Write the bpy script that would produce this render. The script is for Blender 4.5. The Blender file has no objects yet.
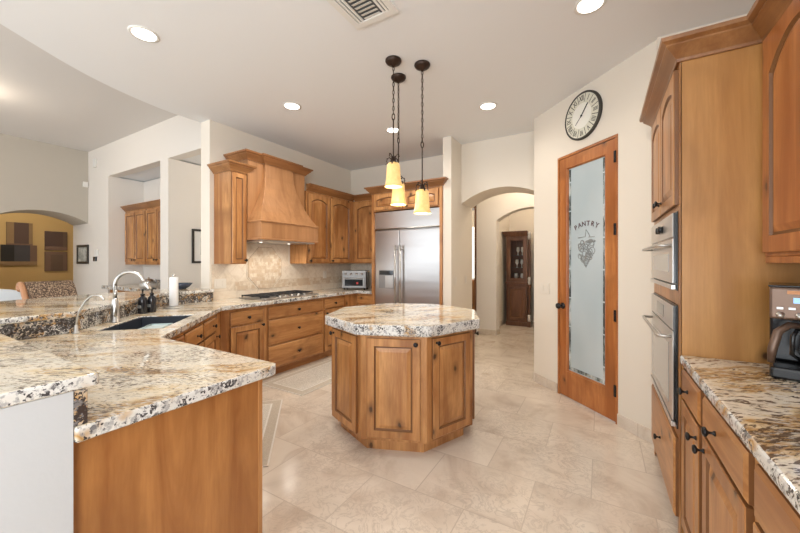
import bpy, bmesh, math, random
from mathutils import Vector, Matrix
random.seed(7)
PI = math.pi
R = math.radians
sc = bpy.context.scene
col = sc.collection

# ------------------------------------------------------------------ camera, world, light, exposure
cd = bpy.data.cameras.new('camera'); cam = bpy.data.objects.new('camera', cd); col.objects.link(cam)
cd.sensor_width = 36; cd.lens = 341 / 800 * 36; cd.shift_y = -4.5 / 800; cd.clip_start = 0.02
cam.location = (0, 0, 1.38); cam.rotation_euler = (R(90), 0, math.atan(201 / 341))
sc.camera = cam
sc.view_settings.view_transform = 'Standard'; sc.view_settings.look = 'None'
sc.view_settings.gamma = 1; sc.view_settings.use_curve_mapping = False
sc.view_settings.exposure = 0.10
w = bpy.data.worlds.new('sky'); sc.world = w; w.use_nodes = True
w.node_tree.nodes['Background'].inputs[0].default_value = (.75, .87, 1, 1)
w.node_tree.nodes['Background'].inputs[1].default_value = 1.5

def area(name, loc, rot, sx, sy, power, color=(1, .97, .93)):
    l = bpy.data.lights.new(name, 'AREA'); l.shape = 'RECTANGLE'; l.size = sx; l.size_y = sy
    l.energy = power; l.color = color
    o = bpy.data.objects.new(name, l); col.objects.link(o); o.location = loc; o.rotation_euler = rot
    return o
# daylight through the windows behind the camera (outside the glassless openings), side one added
area('daylight_kitchen_window', (-.9, -3.3, 1.6), (R(108), 0, 0), 3.2, 2.2, 80, (.93, .97, 1))
area('daylight_family_window', (-6.2, -3.3, 1.6), (R(105), 0, 0), 5.0, 2.4, 80, (.93, .97, 1))
area('added_side_daylight', (1.05, -2.0, 1.75), (R(105), 0, R(90)), 1.7, 1.7, 125, (.93, .97, 1))  # side window added to light the hood wall

# ------------------------------------------------------------------ materials
def mat(name, base=(.8, .8, .8), rough=.5, metal=0, **kw):
    m = bpy.data.materials.new(name); m.use_nodes = True
    b = m.node_tree.nodes['Principled BSDF']
    b.inputs['Base Color'].default_value = (*base, 1); b.inputs['Roughness'].default_value = rough
    b.inputs['Metallic'].default_value = metal
    for k, v in kw.items():
        b.inputs[k].default_value = v
    return m
class N:
    def __init__(s, m): s.nt = m.node_tree; s.b = s.nt.nodes['Principled BSDF']
    def n(s, t, **kw):
        x = s.nt.nodes.new(t)
        for k, v in kw.items():
            if k.startswith('i_'):
                x.inputs[int(k[2:])].default_value = v
            else: setattr(x, k, v)
        return x
    def l(s, a, b): s.nt.links.new(a, b)
    def coords(s, scale=(1, 1, 1), rot=(0, 0, 0), rnd=True, distort=0):
        t = s.n('ShaderNodeTexCoord'); out = t.outputs['Object']
        if rnd:
            oi = s.n('ShaderNodeObjectInfo'); mu = s.n('ShaderNodeMath', operation='MULTIPLY'); mu.inputs[1].default_value = 37
            s.l(oi.outputs['Random'], mu.inputs[0])
            ad = s.n('ShaderNodeVectorMath', operation='ADD'); s.l(out, ad.inputs[0]); s.l(mu.outputs[0], ad.inputs[1]); out = ad.outputs[0]
        mp = s.n('ShaderNodeMapping'); mp.inputs['Rotation'].default_value = rot; mp.inputs['Scale'].default_value = scale
        s.l(out, mp.inputs[0]); return mp.outputs[0]
    def noise(s, vec, scale, detail=4, rough=.55, dist=0):
        x = s.n('ShaderNodeTexNoise'); s.l(vec, x.inputs['Vector']); x.inputs['Scale'].default_value = scale
        x.inputs['Detail'].default_value = detail; x.inputs['Roughness'].default_value = rough; x.inputs['Distortion'].default_value = dist
        return x.outputs[0]
    def ramp(s, fac, stops):
        x = s.n('ShaderNodeValToRGB'); e = x.color_ramp.elements
        while len(e) < len(stops): e.new(.5)
        for i, (p, c) in enumerate(stops):
            e[i].position = p
            e[i].color = (*c, 1) if isinstance(c, tuple) else (c, c, c, 1)
        s.l(fac, x.inputs[0]); return x.outputs[0]
    def mix(s, fac, a, b, mode='MIX'):
        x = s.n('ShaderNodeMix', data_type='RGBA', blend_type=mode)
        for sock, v in ((x.inputs[0], fac), (x.inputs[6], a), (x.inputs[7], b)):
            if hasattr(v, 'is_linked'): s.l(v, sock)
            elif isinstance(v, tuple): sock.default_value = (*v, 1)
            else: sock.default_value = v
        return x.outputs[2]
    def bump(s, h, strength=.2, dist=.01):
        x = s.n('ShaderNodeBump'); x.inputs['Strength'].default_value = strength; x.inputs['Distance'].default_value = dist
        s.l(h, x.inputs['Height']); s.l(x.outputs[0], s.b.inputs['Normal'])

def wood(name, light, dark, knot, horiz=None, rough=.33, knots=True, plane='xz', fig=1.):
    m = mat(name, light, rough); g = N(m)
    sc_ = {None: (1, 1, .10), 'x': (.10, 1, 1), 'y': (1, .10, 1)}[horiz]
    c = g.coords(sc_)
    a = g.noise(c, 7, 5, .62, .9); b = g.noise(c, 60, 4, .65)
    mid = tuple((x * .6 + y * .4) for x, y in zip(light, dark))
    c1 = g.ramp(a, [(.36, dark), (.50, mid), (.62, light)])
    c2 = g.mix(g.ramp(b, [(.38, .0), (.68, .55 * fig)]), c1, dark)
    k = (1, .12, .62) if plane == 'xz' else (.12, 1, .62)
    if horiz == 'x': k = (.62, .12, 1)
    cl = g.coords(k)
    big = g.noise(cl, 3.2, 3, .55, .6)
    c2 = g.mix(g.ramp(big, [(.47, .0), (.68, .65 * fig)]), c2, tuple(x * .72 for x in dark))
    if knots:
        sx = g.n('ShaderNodeSeparateXYZ'); g.l(cl, sx.inputs[0]); cx = g.n('ShaderNodeCombineXYZ'); g.l(sx.outputs[0 if plane == 'xz' else 1], cx.inputs[0]); g.l(sx.outputs[2], cx.inputs[1])
        v = g.n('ShaderNodeTexVoronoi', voronoi_dimensions='2D'); v.inputs['Scale'].default_value = 4.6
        wob = g.noise(cl, 14, 3); ad = g.n('ShaderNodeVectorMath', operation='SCALE'); ad.inputs[3].default_value = .045
        sp = g.n('ShaderNodeVectorMath', operation='ADD'); g.l(wob, ad.inputs[0]); g.l(cx.outputs[0], sp.inputs[0]); g.l(ad.outputs[0], sp.inputs[1])
        g.l(sp.outputs[0], v.inputs['Vector'])
        pick = g.n('ShaderNodeSeparateColor'); g.l(v.outputs['Color'], pick.inputs[0])
        on = g.ramp(pick.outputs[0], [(.62, .0), (.64, 1.)])
        halo = g.mix(1., g.ramp(v.outputs[0], [(.040, .92), (.075, .42), (.19, .0)]), on, 'MULTIPLY')
        c2 = g.mix(halo, c2, knot)
    g.l(c2, g.b.inputs['Base Color'])
    g.bump(b, .05, .002)
    return m
ALD_L = (.62, .318, .12); ALD_D = (.34, .132, .038); KN = (.05, .02, .009)
GLZ_SHADE = (.20, .085, .028)
M = {}
M['wood'] = wood('knotty_alder', ALD_L, ALD_D, KN)
M['glaze_gap_shade'] = mat('glazed_groove_gap_shade', GLZ_SHADE, .4)  # glaze in the grooves, painted gap shadow on outer door edges
M['wood_x'] = wood('knotty_alder_horizontal', ALD_L, ALD_D, KN, 'x')
M['wood_pale'] = wood('pale_alder_hood', (.49, .245, .105), (.35, .16, .062), (.22, .10, .04), None, knots=False, fig=.5)
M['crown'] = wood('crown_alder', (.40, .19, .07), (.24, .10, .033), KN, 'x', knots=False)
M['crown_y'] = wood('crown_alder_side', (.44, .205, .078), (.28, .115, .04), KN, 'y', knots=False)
M['wood_door'] = wood('red_alder_door', (.60, .245, .075), (.38, .12, .03), (.07, .025, .012))
M['walnut'] = wood('dark_walnut', (.22, .10, .052), (.11, .047, .025), (.03, .012, .008), knots=False)
M['panel'] = wood('side_panel_alder', (.55, .275, .085), (.38, .17, .045), KN, plane='yz', fig=.6)
M['end_panel'] = wood('peninsula_end_alder', (.48, .215, .065), (.29, .105, .028), KN, plane='yz', knots=False, fig=.7)
M['chairwood'] = mat('honey_chair_wood', (.45, .22, .11), .4)

def granite(name, edge=False, bold=0., gold=0., fine=24):
    m = mat(name, (.7, .6, .5), .07); g = N(m)
    if edge:
        c = g.coords((1, 1, 1), rnd=False)
        a = g.noise(c, 7, 3, .5)
        base = g.ramp(a, [(.40, (.74, .73, .70)), (.57 - gold, (.70, .67, .61)), (.645 - gold * 1.6, (.46, .25, .07)), (.70 - gold, (.66, .60, .50))])
        s1 = g.noise(c, 95, 3, .6, .3)
        s0 = g.noise(c, 16, 3, .55)
        ad = g.n('ShaderNodeMath', operation='MULTIPLY_ADD'); g.l(s0, ad.inputs[0]); ad.inputs[1].default_value = .7; g.l(s1, ad.inputs[2])
        col_ = g.mix(g.ramp(ad.outputs[0], [(.905 - bold, .0), (.945 - bold, .95)]), base, (.03, .026, .03))
        s2 = g.noise(c, 55, 3, .6)
        col_ = g.mix(g.ramp(s2, [(.52, .0), (.60, .65)]), col_, (.27, .26, .26))
    else:
        t = g.n('ShaderNodeTexCoord'); m1 = g.n('ShaderNodeMapping'); m1.inputs['Rotation'].default_value = (0, 0, R(-34)); g.l(t.outputs['Object'], m1.inputs[0])
        wv = g.noise(m1.outputs[0], 2.5, 2, .5); sc1 = g.n('ShaderNodeVectorMath', operation='MULTIPLY_ADD'); g.l(wv, sc1.inputs[0]); sc1.inputs[1].default_value = (0, .22, 0); g.l(m1.outputs[0], sc1.inputs[2])
        def mp(sx_, sy_):
            q = g.n('ShaderNodeMapping'); q.inputs['Scale'].default_value = (sx_, sy_, 1); g.l(sc1.outputs[0], q.inputs[0]); return q.outputs[0]
        a = g.noise(mp(1.4, 4.5), 1.5, 5, .6, .3)
        base = g.ramp(a, [(.34, (.74, .69, .58)), (.47, (.84, .76, .62)), (.56 - gold, (.78, .63, .41)), (.61 - gold, (.43, .235, .075)), (.66 - gold, (.68, .55, .37)), (.76, (.82, .78, .70))])
        s1 = g.noise(mp(1, 3.6), fine, 5, .62, .3)
        s0 = g.noise(mp(1, 2), 3.5, 3, .55)
        ad = g.n('ShaderNodeMath', operation='MULTIPLY_ADD'); g.l(s0, ad.inputs[0]); ad.inputs[1].default_value = .45; g.l(s1, ad.inputs[2])
        col_ = g.mix(g.ramp(ad.outputs[0], [(.775 - bold, .0), (.81 - bold, .92)]), base, (.09, .055, .036))
        s2 = g.noise(mp(1, 2.8), 48, 4, .6)
        col_ = g.mix(g.ramp(s2, [(.53, .0), (.60, .36)]), col_, (.28, .21, .15))
        s3 = g.noise(mp(1, 2.2), 34, 4, .6)
        col_ = g.mix(g.ramp(s3, [(.54, .0), (.64, .65)]), col_, (.80, .76, .69))
    g.l(col_, g.b.inputs['Base Color'])
    return m
M['granite'] = granite('cream_gold_granite', False, .01, -.02, 42)
M['granite_edge'] = granite('granite_cut_edge', True)
M['granite_bold'] = granite('granite_splash', True, .11, .10)
M['granite_brown'] = granite('brown_streaked_granite', False, .018, .045)
GR = [M['granite'], M['granite_edge']]

def travertine(name, scale=1.0, tile=(.61, .46), c0=(.82, .73, .62), c1=(.60, .49, .39), mortar=(.58, .49, .40), rough=.19, axis='xy', rot=0, mort=.003, tamt=.10):
    m = mat(name, c0, rough); g = N(m)
    t = g.n('ShaderNodeTexCoord')
    v = t.outputs['Object']
    if axis != 'xy':
        sp = g.n('ShaderNodeSeparateXYZ'); g.l(v, sp.inputs[0]); cb = g.n('ShaderNodeCombineXYZ')
        g.l(sp.outputs['X' if axis[0] == 'x' else 'Y'], cb.inputs[0]); g.l(sp.outputs['Z'], cb.inputs[1]); v = cb.outputs[0]
    mp = g.n('ShaderNodeMapping'); mp.inputs['Rotation'].default_value = (0, 0, rot); mp.inputs['Location'].default_value = (.05, .02, 0); g.l(v, mp.inputs[0])
    br = g.n('ShaderNodeTexBrick'); g.l(mp.outputs[0], br.inputs[0])
    br.inputs['Scale'].default_value = 1; br.inputs['Brick Width'].default_value = tile[0]; br.inputs['Row Height'].default_value = tile[1]
    br.inputs['Mortar Size'].default_value = mort; br.inputs['Mortar Smooth'].default_value = .2
    br.inputs['Color1'].default_value = (1, 1, 1, 1); br.inputs['Color2'].default_value = (0, 0, 0, 1)
    tint = br.outputs[0]
    # shift the veining per tile
    ad = g.n('ShaderNodeVectorMath', operation='MULTIPLY_ADD'); g.l(tint, ad.inputs[0]); ad.inputs[1].default_value = (5, 5, 5); g.l(mp.outputs[0], ad.inputs[2])
    n1 = g.noise(ad.outputs[0], 2.2 * scale, 6, .6, 1.0)
    n2 = g.noise(ad.outputs[0], 9 * scale, 5, .65, 1.8)
    b1 = g.ramp(n1, [(.33, c1), (.5, tuple(x * .7 + y * .3 for x, y in zip(c0, c1))), (.68, c0)])
    b2 = g.mix(g.ramp(n2, [(.455, .0), (.5, .45), (.545, .0)]), b1, tuple(x * .68 for x in c1))
    pat = g.noise(mp.outputs[0], 1.1 * scale, 2, .5)
    b2 = g.mix(g.ramp(pat, [(.44, .0), (.58, 1.)]), b2, b1)
    b3 = g.mix(g.mix(tamt, (0, 0, 0), tint) if tamt < .5 else g.ramp(tint, [(.50, .05), (.58, tamt)]), b2, c1)
    b4 = g.mix(br.outputs['Fac'], b3, mortar)
    g.l(b4, g.b.inputs['Base Color'])
    return m
M['floor'] = travertine('travertine_floor')
M['splash_x'] = travertine('travertine_splash_x', 3, (.15, .15), (.84, .74, .61), (.70, .58, .44), (.66, .55, .43), .45, 'xz', R(45), .002)
M['splash_y'] = travertine('travertine_splash_y', 3, (.15, .15), (.84, .74, .61), (.70, .58, .44), (.66, .55, .43), .45, 'yz', R(45), .002)
M['splash_flat'] = travertine('travertine_splash_border', 3, (.30, .105), (.84, .74, .61), (.74, .62, .48), (.50, .40, .30), .45, 'yz', 0, .002)
M['mosaic'] = travertine('travertine_mosaic', 6, (.05, .05), (.84, .74, .60), (.60, .44, .29), (.66, .55, .43), .45, 'yz', 0, .0015, .7)
M['base_tile'] = travertine('travertine_baseboard', 2, (.46, .3), (.74, .66, .57), (.60, .50, .40), (.58, .49, .40), .3)

def paint(name, c, bump=.12):
    m = mat(name, c, .8); g = N(m); n = g.noise(g.coords(rnd=False), 60, 3); g.bump(n, bump, .004); return m
M['wall'] = paint('cream_wall_paint', (.79, .72, .62))
M['wall_light'] = paint('pale_wall_paint', (.80, .75, .69))
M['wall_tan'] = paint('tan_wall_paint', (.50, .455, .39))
M['ceiling'] = paint('ceiling_paint', (.82, .825, .83))
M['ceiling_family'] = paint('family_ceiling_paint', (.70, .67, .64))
M['ochre'] = paint('ochre_wall_paint', (.56, .40, .175))
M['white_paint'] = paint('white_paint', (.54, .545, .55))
M['steel'] = mat('brushed_steel', (.50, .48, .465), .27, 1)
g = N(M['steel'])
g.bump(g.noise(g.coords((.25, .25, 2.6), rnd=False), 3.0, 1, .4), .22, .012)
g.l(g.ramp(g.noise(g.coords((.4, .4, 2.5), rnd=False), 2.2, 3), [(.3, .29), (.7, .32)]), g.b.inputs['Roughness'])
M['chrome'] = mat('satin_nickel', (.56, .55, .53), .32, 1)
M['oven_steel'] = mat('oven_steel', (.70, .69, .67), .3, .85)
M['black'] = mat('black_enamel', (.012, .012, .013), .18)
M['dull_steel'] = mat('dull_steel', (.33, .33, .33), .5, .9)
M['iron'] = mat('cast_iron', (.02, .02, .022), .5)
M['bronze'] = mat('dark_bronze', (.045, .026, .018), .38, .6)
M['knob'] = mat('black_knob', (.02, .018, .018), .32, .5)
M['darkglass'] = mat('dark_glass', (.02, .025, .03), .05)
M['ovenglass'] = mat('oven_window_glass', (.34, .34, .34), .08, .6)
M['ivory'] = mat('ivory_plastic', (.78, .72, .63), .4)
M['white'] = mat('white_plastic', (.80, .78, .74), .4)
M['lamp_face'] = mat('lamp_face', (1, 1, 1), .5); b = M['lamp_face'].node_tree.nodes['Principled BSDF']
b.inputs['Emission Color'].default_value = (1, .94, .85, 1); b.inputs['Emission Strength'].default_value = 6
M['bulb'] = mat('bulb_glow', (1, 1, 1), .5); b = M['bulb'].node_tree.nodes['Principled BSDF']
b.inputs['Emission Color'].default_value = (1, .85, .6, 1); b.inputs['Emission Strength'].default_value = 3
M['amber'] = mat('amber_scavo_glass', (.80, .62, .33), .5); g = N(M['amber'])
g.l(g.ramp(g.noise(g.coords(), 22, 4, .6), [(.3, (.60, .38, .14)), (.7, (.72, .50, .22))]), g.b.inputs['Base Color'])
g.l(g.ramp(g.noise(g.coords(), 22, 4, .6), [(.3, (.92, .56, .17)), (.7, (1, .68, .26))]), g.b.inputs['Emission Color'])
g.b.inputs['Emission Strength'].default_value = .50
M['frost'] = mat('frosted_glass', (.60, .67, .69), .32); g = N(M['frost'])
g.l(g.ramp(g.noise(g.coords((1, 1, .5)), 1.4, 2), [(.3, (.44, .52, .55)), (.7, (.62, .68, .70))]), g.b.inputs['Base Color'])
M['glass_clear'] = mat('bevelled_clear_glass', (.30, .36, .36), .04, .2); g = N(M['glass_clear'])
g.l(g.ramp(g.noise(g.coords((1, 1, .35)), 16, 4, .7), [(.40, (.08, .10, .10)), (.52, (.42, .48, .48)), (.62, (.72, .76, .76))]), g.b.inputs['Base Color'])
M['etch'] = mat('grey_etching', (.26, .27, .265), .6)
M['etch_red'] = mat('mauve_etched_letters', (.10, .05, .055), .6)
M['cream'] = mat('clock_cream', (.72, .70, .58), .5)
M['cream_in'] = mat('clock_centre', (.86, .84, .76), .5)
M['dark_ink'] = mat('dark_ink', (.05, .045, .035), .6)
M['composite'] = mat('charcoal_composite_sink', (.035, .042, .055), .35)
M['aqua'] = mat('pale_sink_mat', (.50, .60, .60), .4)
M['bottle'] = mat('smoky_black_bottle', (.018, .018, .022), .12)
M['paper'] = mat('white_paper_towel', (.84, .84, .85), .9)
M['frame'] = mat('black_frame', (.025, .022, .02), .35)
M['matte'] = mat('white_mount', (.80, .79, .76), .7)
M['art'] = mat('grey_print', (.35, .37, .36), .6); g = N(M['art'])
g.l(g.ramp(g.noise(g.coords(), 9, 5), [(.35, (.20, .21, .20)), (.6, (.55, .55, .50))]), g.b.inputs['Base Color'])
M['coffee'] = mat('bronze_brushed_metal', (.17, .11, .08), .35, .6)
M['linen'] = mat('white_linen', (.62, .66, .70), .9)
M['wicker'] = mat('woven_wicker', (.3, .2, .13), .8); g = N(M['wicker'])
g.l(g.ramp(g.noise(g.coords(), 85, 3, .6), [(.42, (.05, .03, .02)), (.52, (.17, .105, .065)), (.60, (.42, .30, .20))]), g.b.inputs['Base Color'])
g.bump(g.noise(g.coords(), 75, 2), .5, .006)
M['bluebowl'] = mat('slate_blue_glaze', (.045, .06, .095), .25)
M['red'] = mat('red_reflection_paint', (.60, .05, .05), .5)
def rugmat(name, a, b):
    m = mat(name, a, .95); g = N(m)
    g.l(g.ramp(g.noise(g.coords(), 130, 3), [(.42, a), (.58, b)]), g.b.inputs['Base Color'])
    g.bump(g.noise(g.coords(), 160, 2), .4, .004); return m
M['rug_field'] = rugmat('speckled_grey_weave', (.52, .47, .40), (.74, .69, .61))
M['rug_band'] = rugmat('taupe_weave', (.50, .43, .34), (.58, .51, .42))
M['rug_edge'] = rugmat('ivory_weave', (.74, .70, .63), (.80, .76, .70))
M['screen'] = mat('blue_lit_screen', (.2, .4, .7), .3); M['screen'].node_tree.nodes['Principled BSDF'].inputs['Emission Color'].default_value = (.35, .6, .9, 1); M['screen'].node_tree.nodes['Principled BSDF'].inputs['Emission Strength'].default_value = .7
M['tag'] = mat('orange_maker_badge', (.62, .28, .12), .5)
for k, c in {'br1': (.105, .065, .045), 'br2': (.055, .034, .028), 'br3': (.035, .034, .04), 'br4': (.012, .012, .012), 'br5': (.15, .10, .05), 'br6': (.075, .05, .035)}.items():
    c = tuple(v * 1.7 for v in c); M[k] = mat('canvas_' + {'br1': 'brown', 'br2': 'dark_brown', 'br3': 'slate', 'br4': 'black', 'br5': 'olive', 'br6': 'umber'}[k], c, .8)

# ------------------------------------------------------------------ mesh helpers
class MB:
    def __init__(s): s.v = []; s.f = []; s.mi = []; s.cur = 0; s.sm = []
    def add(s, vs, fs, smooth=False):
        o = len(s.v); s.v += [Vector(v) for v in vs]
        for f in fs: s.f.append([i + o for i in f]); s.mi.append(s.cur); s.sm.append(smooth)
        return s
    def box(s, x0, x1, y0, y1, z0, z1):
        return s.add([(x, y, z) for x in (x0, x1) for y in (y0, y1) for z in (z0, z1)],
            [(0, 1, 3, 2), (4, 6, 7, 5), (0, 4, 5, 1), (2, 3, 7, 6), (0, 2, 6, 4), (1, 5, 7, 3)])
    def prism(s, poly, z0, z1, side_mi=None):
        n = len(poly)
        a = sum(poly[i][0] * poly[(i + 1) % n][1] - poly[(i + 1) % n][0] * poly[i][1] for i in range(n))
        if a < 0: poly = poly[::-1]
        s.add([(*p, z0) for p in poly] + [(*p, z1) for p in poly], [tuple(range(n))[::-1], tuple(range(n, 2 * n))])
        o = len(s.v) - 2 * n; c = s.cur
        if side_mi is not None: s.cur = side_mi
        for i in range(n):
            j = (i + 1) % n; s.f.append([o + i, o + j, o + n + j, o + n + i]); s.mi.append(s.cur); s.sm.append(False)
        s.cur = c; return s
    def lathe(s, prof, c=(0, 0, 0), n=24, axis='z', smooth=True):
        vs = []
        for r, h in prof:
            for k in range(n):
                a = 2 * PI * k / n; p = (r * math.cos(a), r * math.sin(a), h)
                if axis == 'y': p = (p[0], p[2], p[1])
                if axis == 'x': p = (p[2], p[0], p[1])
                vs.append((p[0] + c[0], p[1] + c[1], p[2] + c[2]))
        fs = [(i * n + k, i * n + (k + 1) % n, (i + 1) * n + (k + 1) % n, (i + 1) * n + k) for i in range(len(prof) - 1) for k in range(n)]
        fs.append(tuple(range(n))[::-1]); fs.append(tuple(range((len(prof) - 1) * n, len(prof) * n)))
        return s.add(vs, fs, smooth)
    def tube(s, pts, r, n=8, closed=False):
        pts = [Vector(p) for p in pts]; vs = []; m = len(pts); up = None
        rr = r if isinstance(r, (list, tuple)) else [r] * m
        for i, p in enumerate(pts):
            a = pts[i - 1] if (i or closed) else p; b_ = pts[(i + 1) % m] if (i < m - 1 or closed) else p
            t = (b_ - a).normalized()
            if up is None: up = t.orthogonal().normalized()
            up = (up - t * up.dot(t)).normalized(); q = t.cross(up)
            for k in range(n):
                th = 2 * PI * k / n; vs.append(p + (up * math.cos(th) + q * math.sin(th)) * rr[i])
        fs = []
        for i in range(m if closed else m - 1):
            for k in range(n):
                j = (i + 1) % m; fs.append((i * n + k, i * n + (k + 1) % n, j * n + (k + 1) % n, j * n + k))
        if not closed: fs += [tuple(range(n))[::-1], tuple(range((m - 1) * n, m * n))]
        return s.add(vs, fs, True)
    def loops(s, loops, cap0=True, cap1=True, smooth=False):
        n = len(loops[0]); vs = [p for l in loops for p in l]
        fs = [(i * n + k, i * n + (k + 1) % n, (i + 1) * n + (k + 1) % n, (i + 1) * n + k) for i in range(len(loops) - 1) for k in range(n)]
        if cap0: fs.append(tuple(range(n))[::-1])
        if cap1: fs.append(tuple(range((len(loops) - 1) * n, len(loops) * n)))
        return s.add(vs, fs, smooth)
    def build(s, name, m, parent=None, bevel=0, kind=None, seg=2, loc=None, rot=None, fix=True):
        me = bpy.data.meshes.new(name); me.from_pydata([tuple(v) for v in s.v], [], s.f)
        for q in (m if isinstance(m, (list, tuple)) else [m]): me.materials.append(q)
        for p, i, sm in zip(me.polygons, s.mi, s.sm): p.material_index = i; p.use_smooth = sm
        if fix:
            bm = bmesh.new(); bm.from_mesh(me); bmesh.ops.recalc_face_normals(bm, faces=bm.faces); bm.to_mesh(me); bm.free()
        o = bpy.data.objects.new(name, me); col.objects.link(o)
        if parent: o.parent = parent
        if bevel:
            md = o.modifiers.new('bevel', 'BEVEL'); md.width = bevel; md.segments = seg; md.limit_method = 'ANGLE'; md.angle_limit = R(35)
        if kind: o['kind'] = kind
        if loc: o.location = loc
        if rot: o.rotation_euler = rot
        return o
def box(*a): return MB().box(*a)
def thing(name, label, cat, loc=(0, 0, 0), rz=0, group=None):
    o = bpy.data.objects.new(name, None); col.objects.link(o); o.location = loc; o.rotation_euler = (0, 0, rz)
    o.empty_display_size = .1
    o['label'] = label; o['category'] = cat
    if group: o['group'] = group
    return o
def tag(o, label, cat, group=None):
    o['label'] = label; o['category'] = cat
    if group: o['group'] = group
    return o
def copy_tree(o, parent=None):
    c = o.copy(); col.objects.link(c)
    if parent: c.parent = parent
    for ch in list(o.children): copy_tree(ch, c)
    return c
def struct(mb, name, m, bevel=0): return mb.build(name, m, bevel=bevel, kind='structure')
def slab(poly, z0, z1, hole=None):
    """one stone slab with cut edges in a second material; optional hole"""
    me = MB()
    if hole is None:
        me.prism(poly, z0, z1, 1); return me
    bm = bmesh.new()
    def ring(pts):
        vs = [bm.verts.new((*p, z1)) for p in pts]
        return [bm.edges.new((vs[i], vs[(i + 1) % len(vs)])) for i in range(len(vs))]
    es = ring(poly) + ring(hole)
    bmesh.ops.triangle_fill(bm, edges=es, use_beauty=True, normal=(0, 0, 1))
    bm.verts.ensure_lookup_table()
    vs = [v.co.copy() for v in bm.verts]; fs = [[v.index for v in f.verts] for f in bm.faces]
    for i, v in enumerate(bm.verts): pass
    n = len(vs); bm.free()
    me.v = vs + [Vector((v.x, v.y, z0)) for v in vs]
    for f in fs:
        me.f += [f, [i + n for i in f][::-1]]; me.mi += [0, 0]; me.sm += [False, False]
    for a, b in ((0, len(poly)), (len(poly), n)):
        k = b - a
        for i in range(k):
            p, q = a + i, a + (i + 1) % k
            me.f.append([p, q, q + n, p + n]); me.mi.append(1); me.sm.append(False)
    return me
def smooth_curve(pts, n=8):
    out = []
    P_ = [Vector(p) for p in pts]; P_ = [P_[0] * 2 - P_[1]] + P_ + [P_[-1] * 2 - P_[-2]]
    for i in range(1, len(P_) - 2):
        for k in range(n):
            t = k / n; a, b, c, d = P_[i - 1:i + 3]
            out.append(.5 * ((2 * b) + (c - a) * t + (2 * a - 5 * b + 4 * c - d) * t * t + (3 * b - a - 3 * c + d) * t ** 3))
    out.append(P_[-2]); return out
def sweep(path, prof, z):
    """profile [(out, up)] swept on an open 2D path with mitres; out is to the right of travel"""
    loops = []; n = len(path); P_ = [Vector(p) for p in path]
    for i in range(n):
        ds = []
        if i: ds.append((P_[i] - P_[i - 1]).normalized())
        if i < n - 1: ds.append((P_[i + 1] - P_[i]).normalized())
        ns = [Vector((d.y, -d.x)) for d in ds]
        m = ns[0] if len(ns) == 1 else (ns[0] + ns[1]) / (1 + ns[0].dot(ns[1]))
        loops.append([(P_[i].x + m.x * o, P_[i].y + m.y * o, z + u) for o, u in prof])
    return MB().loops(loops)
CROWN = [(0, 0), (.012, 0), (.016, .012), (.030, .028), (.052, .050), (.062, .060), (.062, .068), (.082, .078), (.085, .095), (0, .095)]
def text_mesh(txt, size, m, name, parent, loc, rot, depth=.0008):
    cu = bpy.data.curves.new(name, 'FONT'); cu.body = txt; cu.size = size; cu.align_x = 'CENTER'; cu.align_y = 'CENTER'; cu.extrude = depth
    t = bpy.data.objects.new(name, cu); col.objects.link(t)
    me = bpy.data.meshes.new_from_object(t.evaluated_get(bpy.context.evaluated_depsgraph_get()))
    bpy.data.objects.remove(t); me.materials.clear(); me.materials.append(m)
    o = bpy.data.objects.new(name, me); col.objects.link(o); o.parent = parent; o.location = loc; o.rotation_euler = rot
    return o
def letters(chars, name, m, parent):
    """chars: (character, size, Matrix) joined in one mesh"""
    vs, fs = [], []
    for ch, size, mx in chars:
        cu = bpy.data.curves.new('glyph', 'FONT'); cu.body = ch; cu.size = size; cu.align_x = 'CENTER'; cu.align_y = 'CENTER'; cu.extrude = .0006; cu.offset = size * .012
        t = bpy.data.objects.new('glyph', cu); col.objects.link(t); bpy.context.view_layer.update()
        me = bpy.data.meshes.new_from_object(t.evaluated_get(bpy.context.evaluated_depsgraph_get()))
        o = len(vs); vs += [mx @ v.co for v in me.vertices]; fs += [[i + o for i in p.vertices] for p in me.polygons]
        bpy.data.objects.remove(t)
    mb = MB(); mb.add(vs, fs); return mb.build(name, m, parent, fix=False)

# ------------------------------------------------------------------ the setting
FZ = -.0
CEIL = 3.05; FCEIL = 3.66
struct(box(-14, 4, -3.6, 11, -.15, 0), 'floor', M['floor'])
arc = smooth_curve([(-2.6, -1.2), (-3.14, -.1), (-3.63, .64), (-3.97, 1.24), (-4.13, 1.85), (-4.13, 2.31)], 8)
kc = [tuple(p) for p in arc] + [(-4.13, 5.05), (-1.0, 5.05), (1.3, 5.05), (1.3, -3.6), (-2.6, -3.6)]
struct(MB().prism(kc, CEIL, FCEIL + .15), 'ceiling', M['ceiling'])
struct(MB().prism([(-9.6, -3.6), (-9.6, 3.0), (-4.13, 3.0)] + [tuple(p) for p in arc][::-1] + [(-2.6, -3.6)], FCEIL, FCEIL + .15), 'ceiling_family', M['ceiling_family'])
for a in [(-14.0, -10.0)]: struct(box(-14, -10, -2, 5, 3.05, 3.2), 'ceiling_dining', M['ceiling'])
struct(box(-8.3, -4.13, 2.95, 6.5, 3.06, 3.2), 'ceiling_hallway', M['ceiling'])
struct(box(-3.2, 1.3, 5.06, 9.0, 3.05, 3.2), 'ceiling_hall', M['ceiling'])
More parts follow.
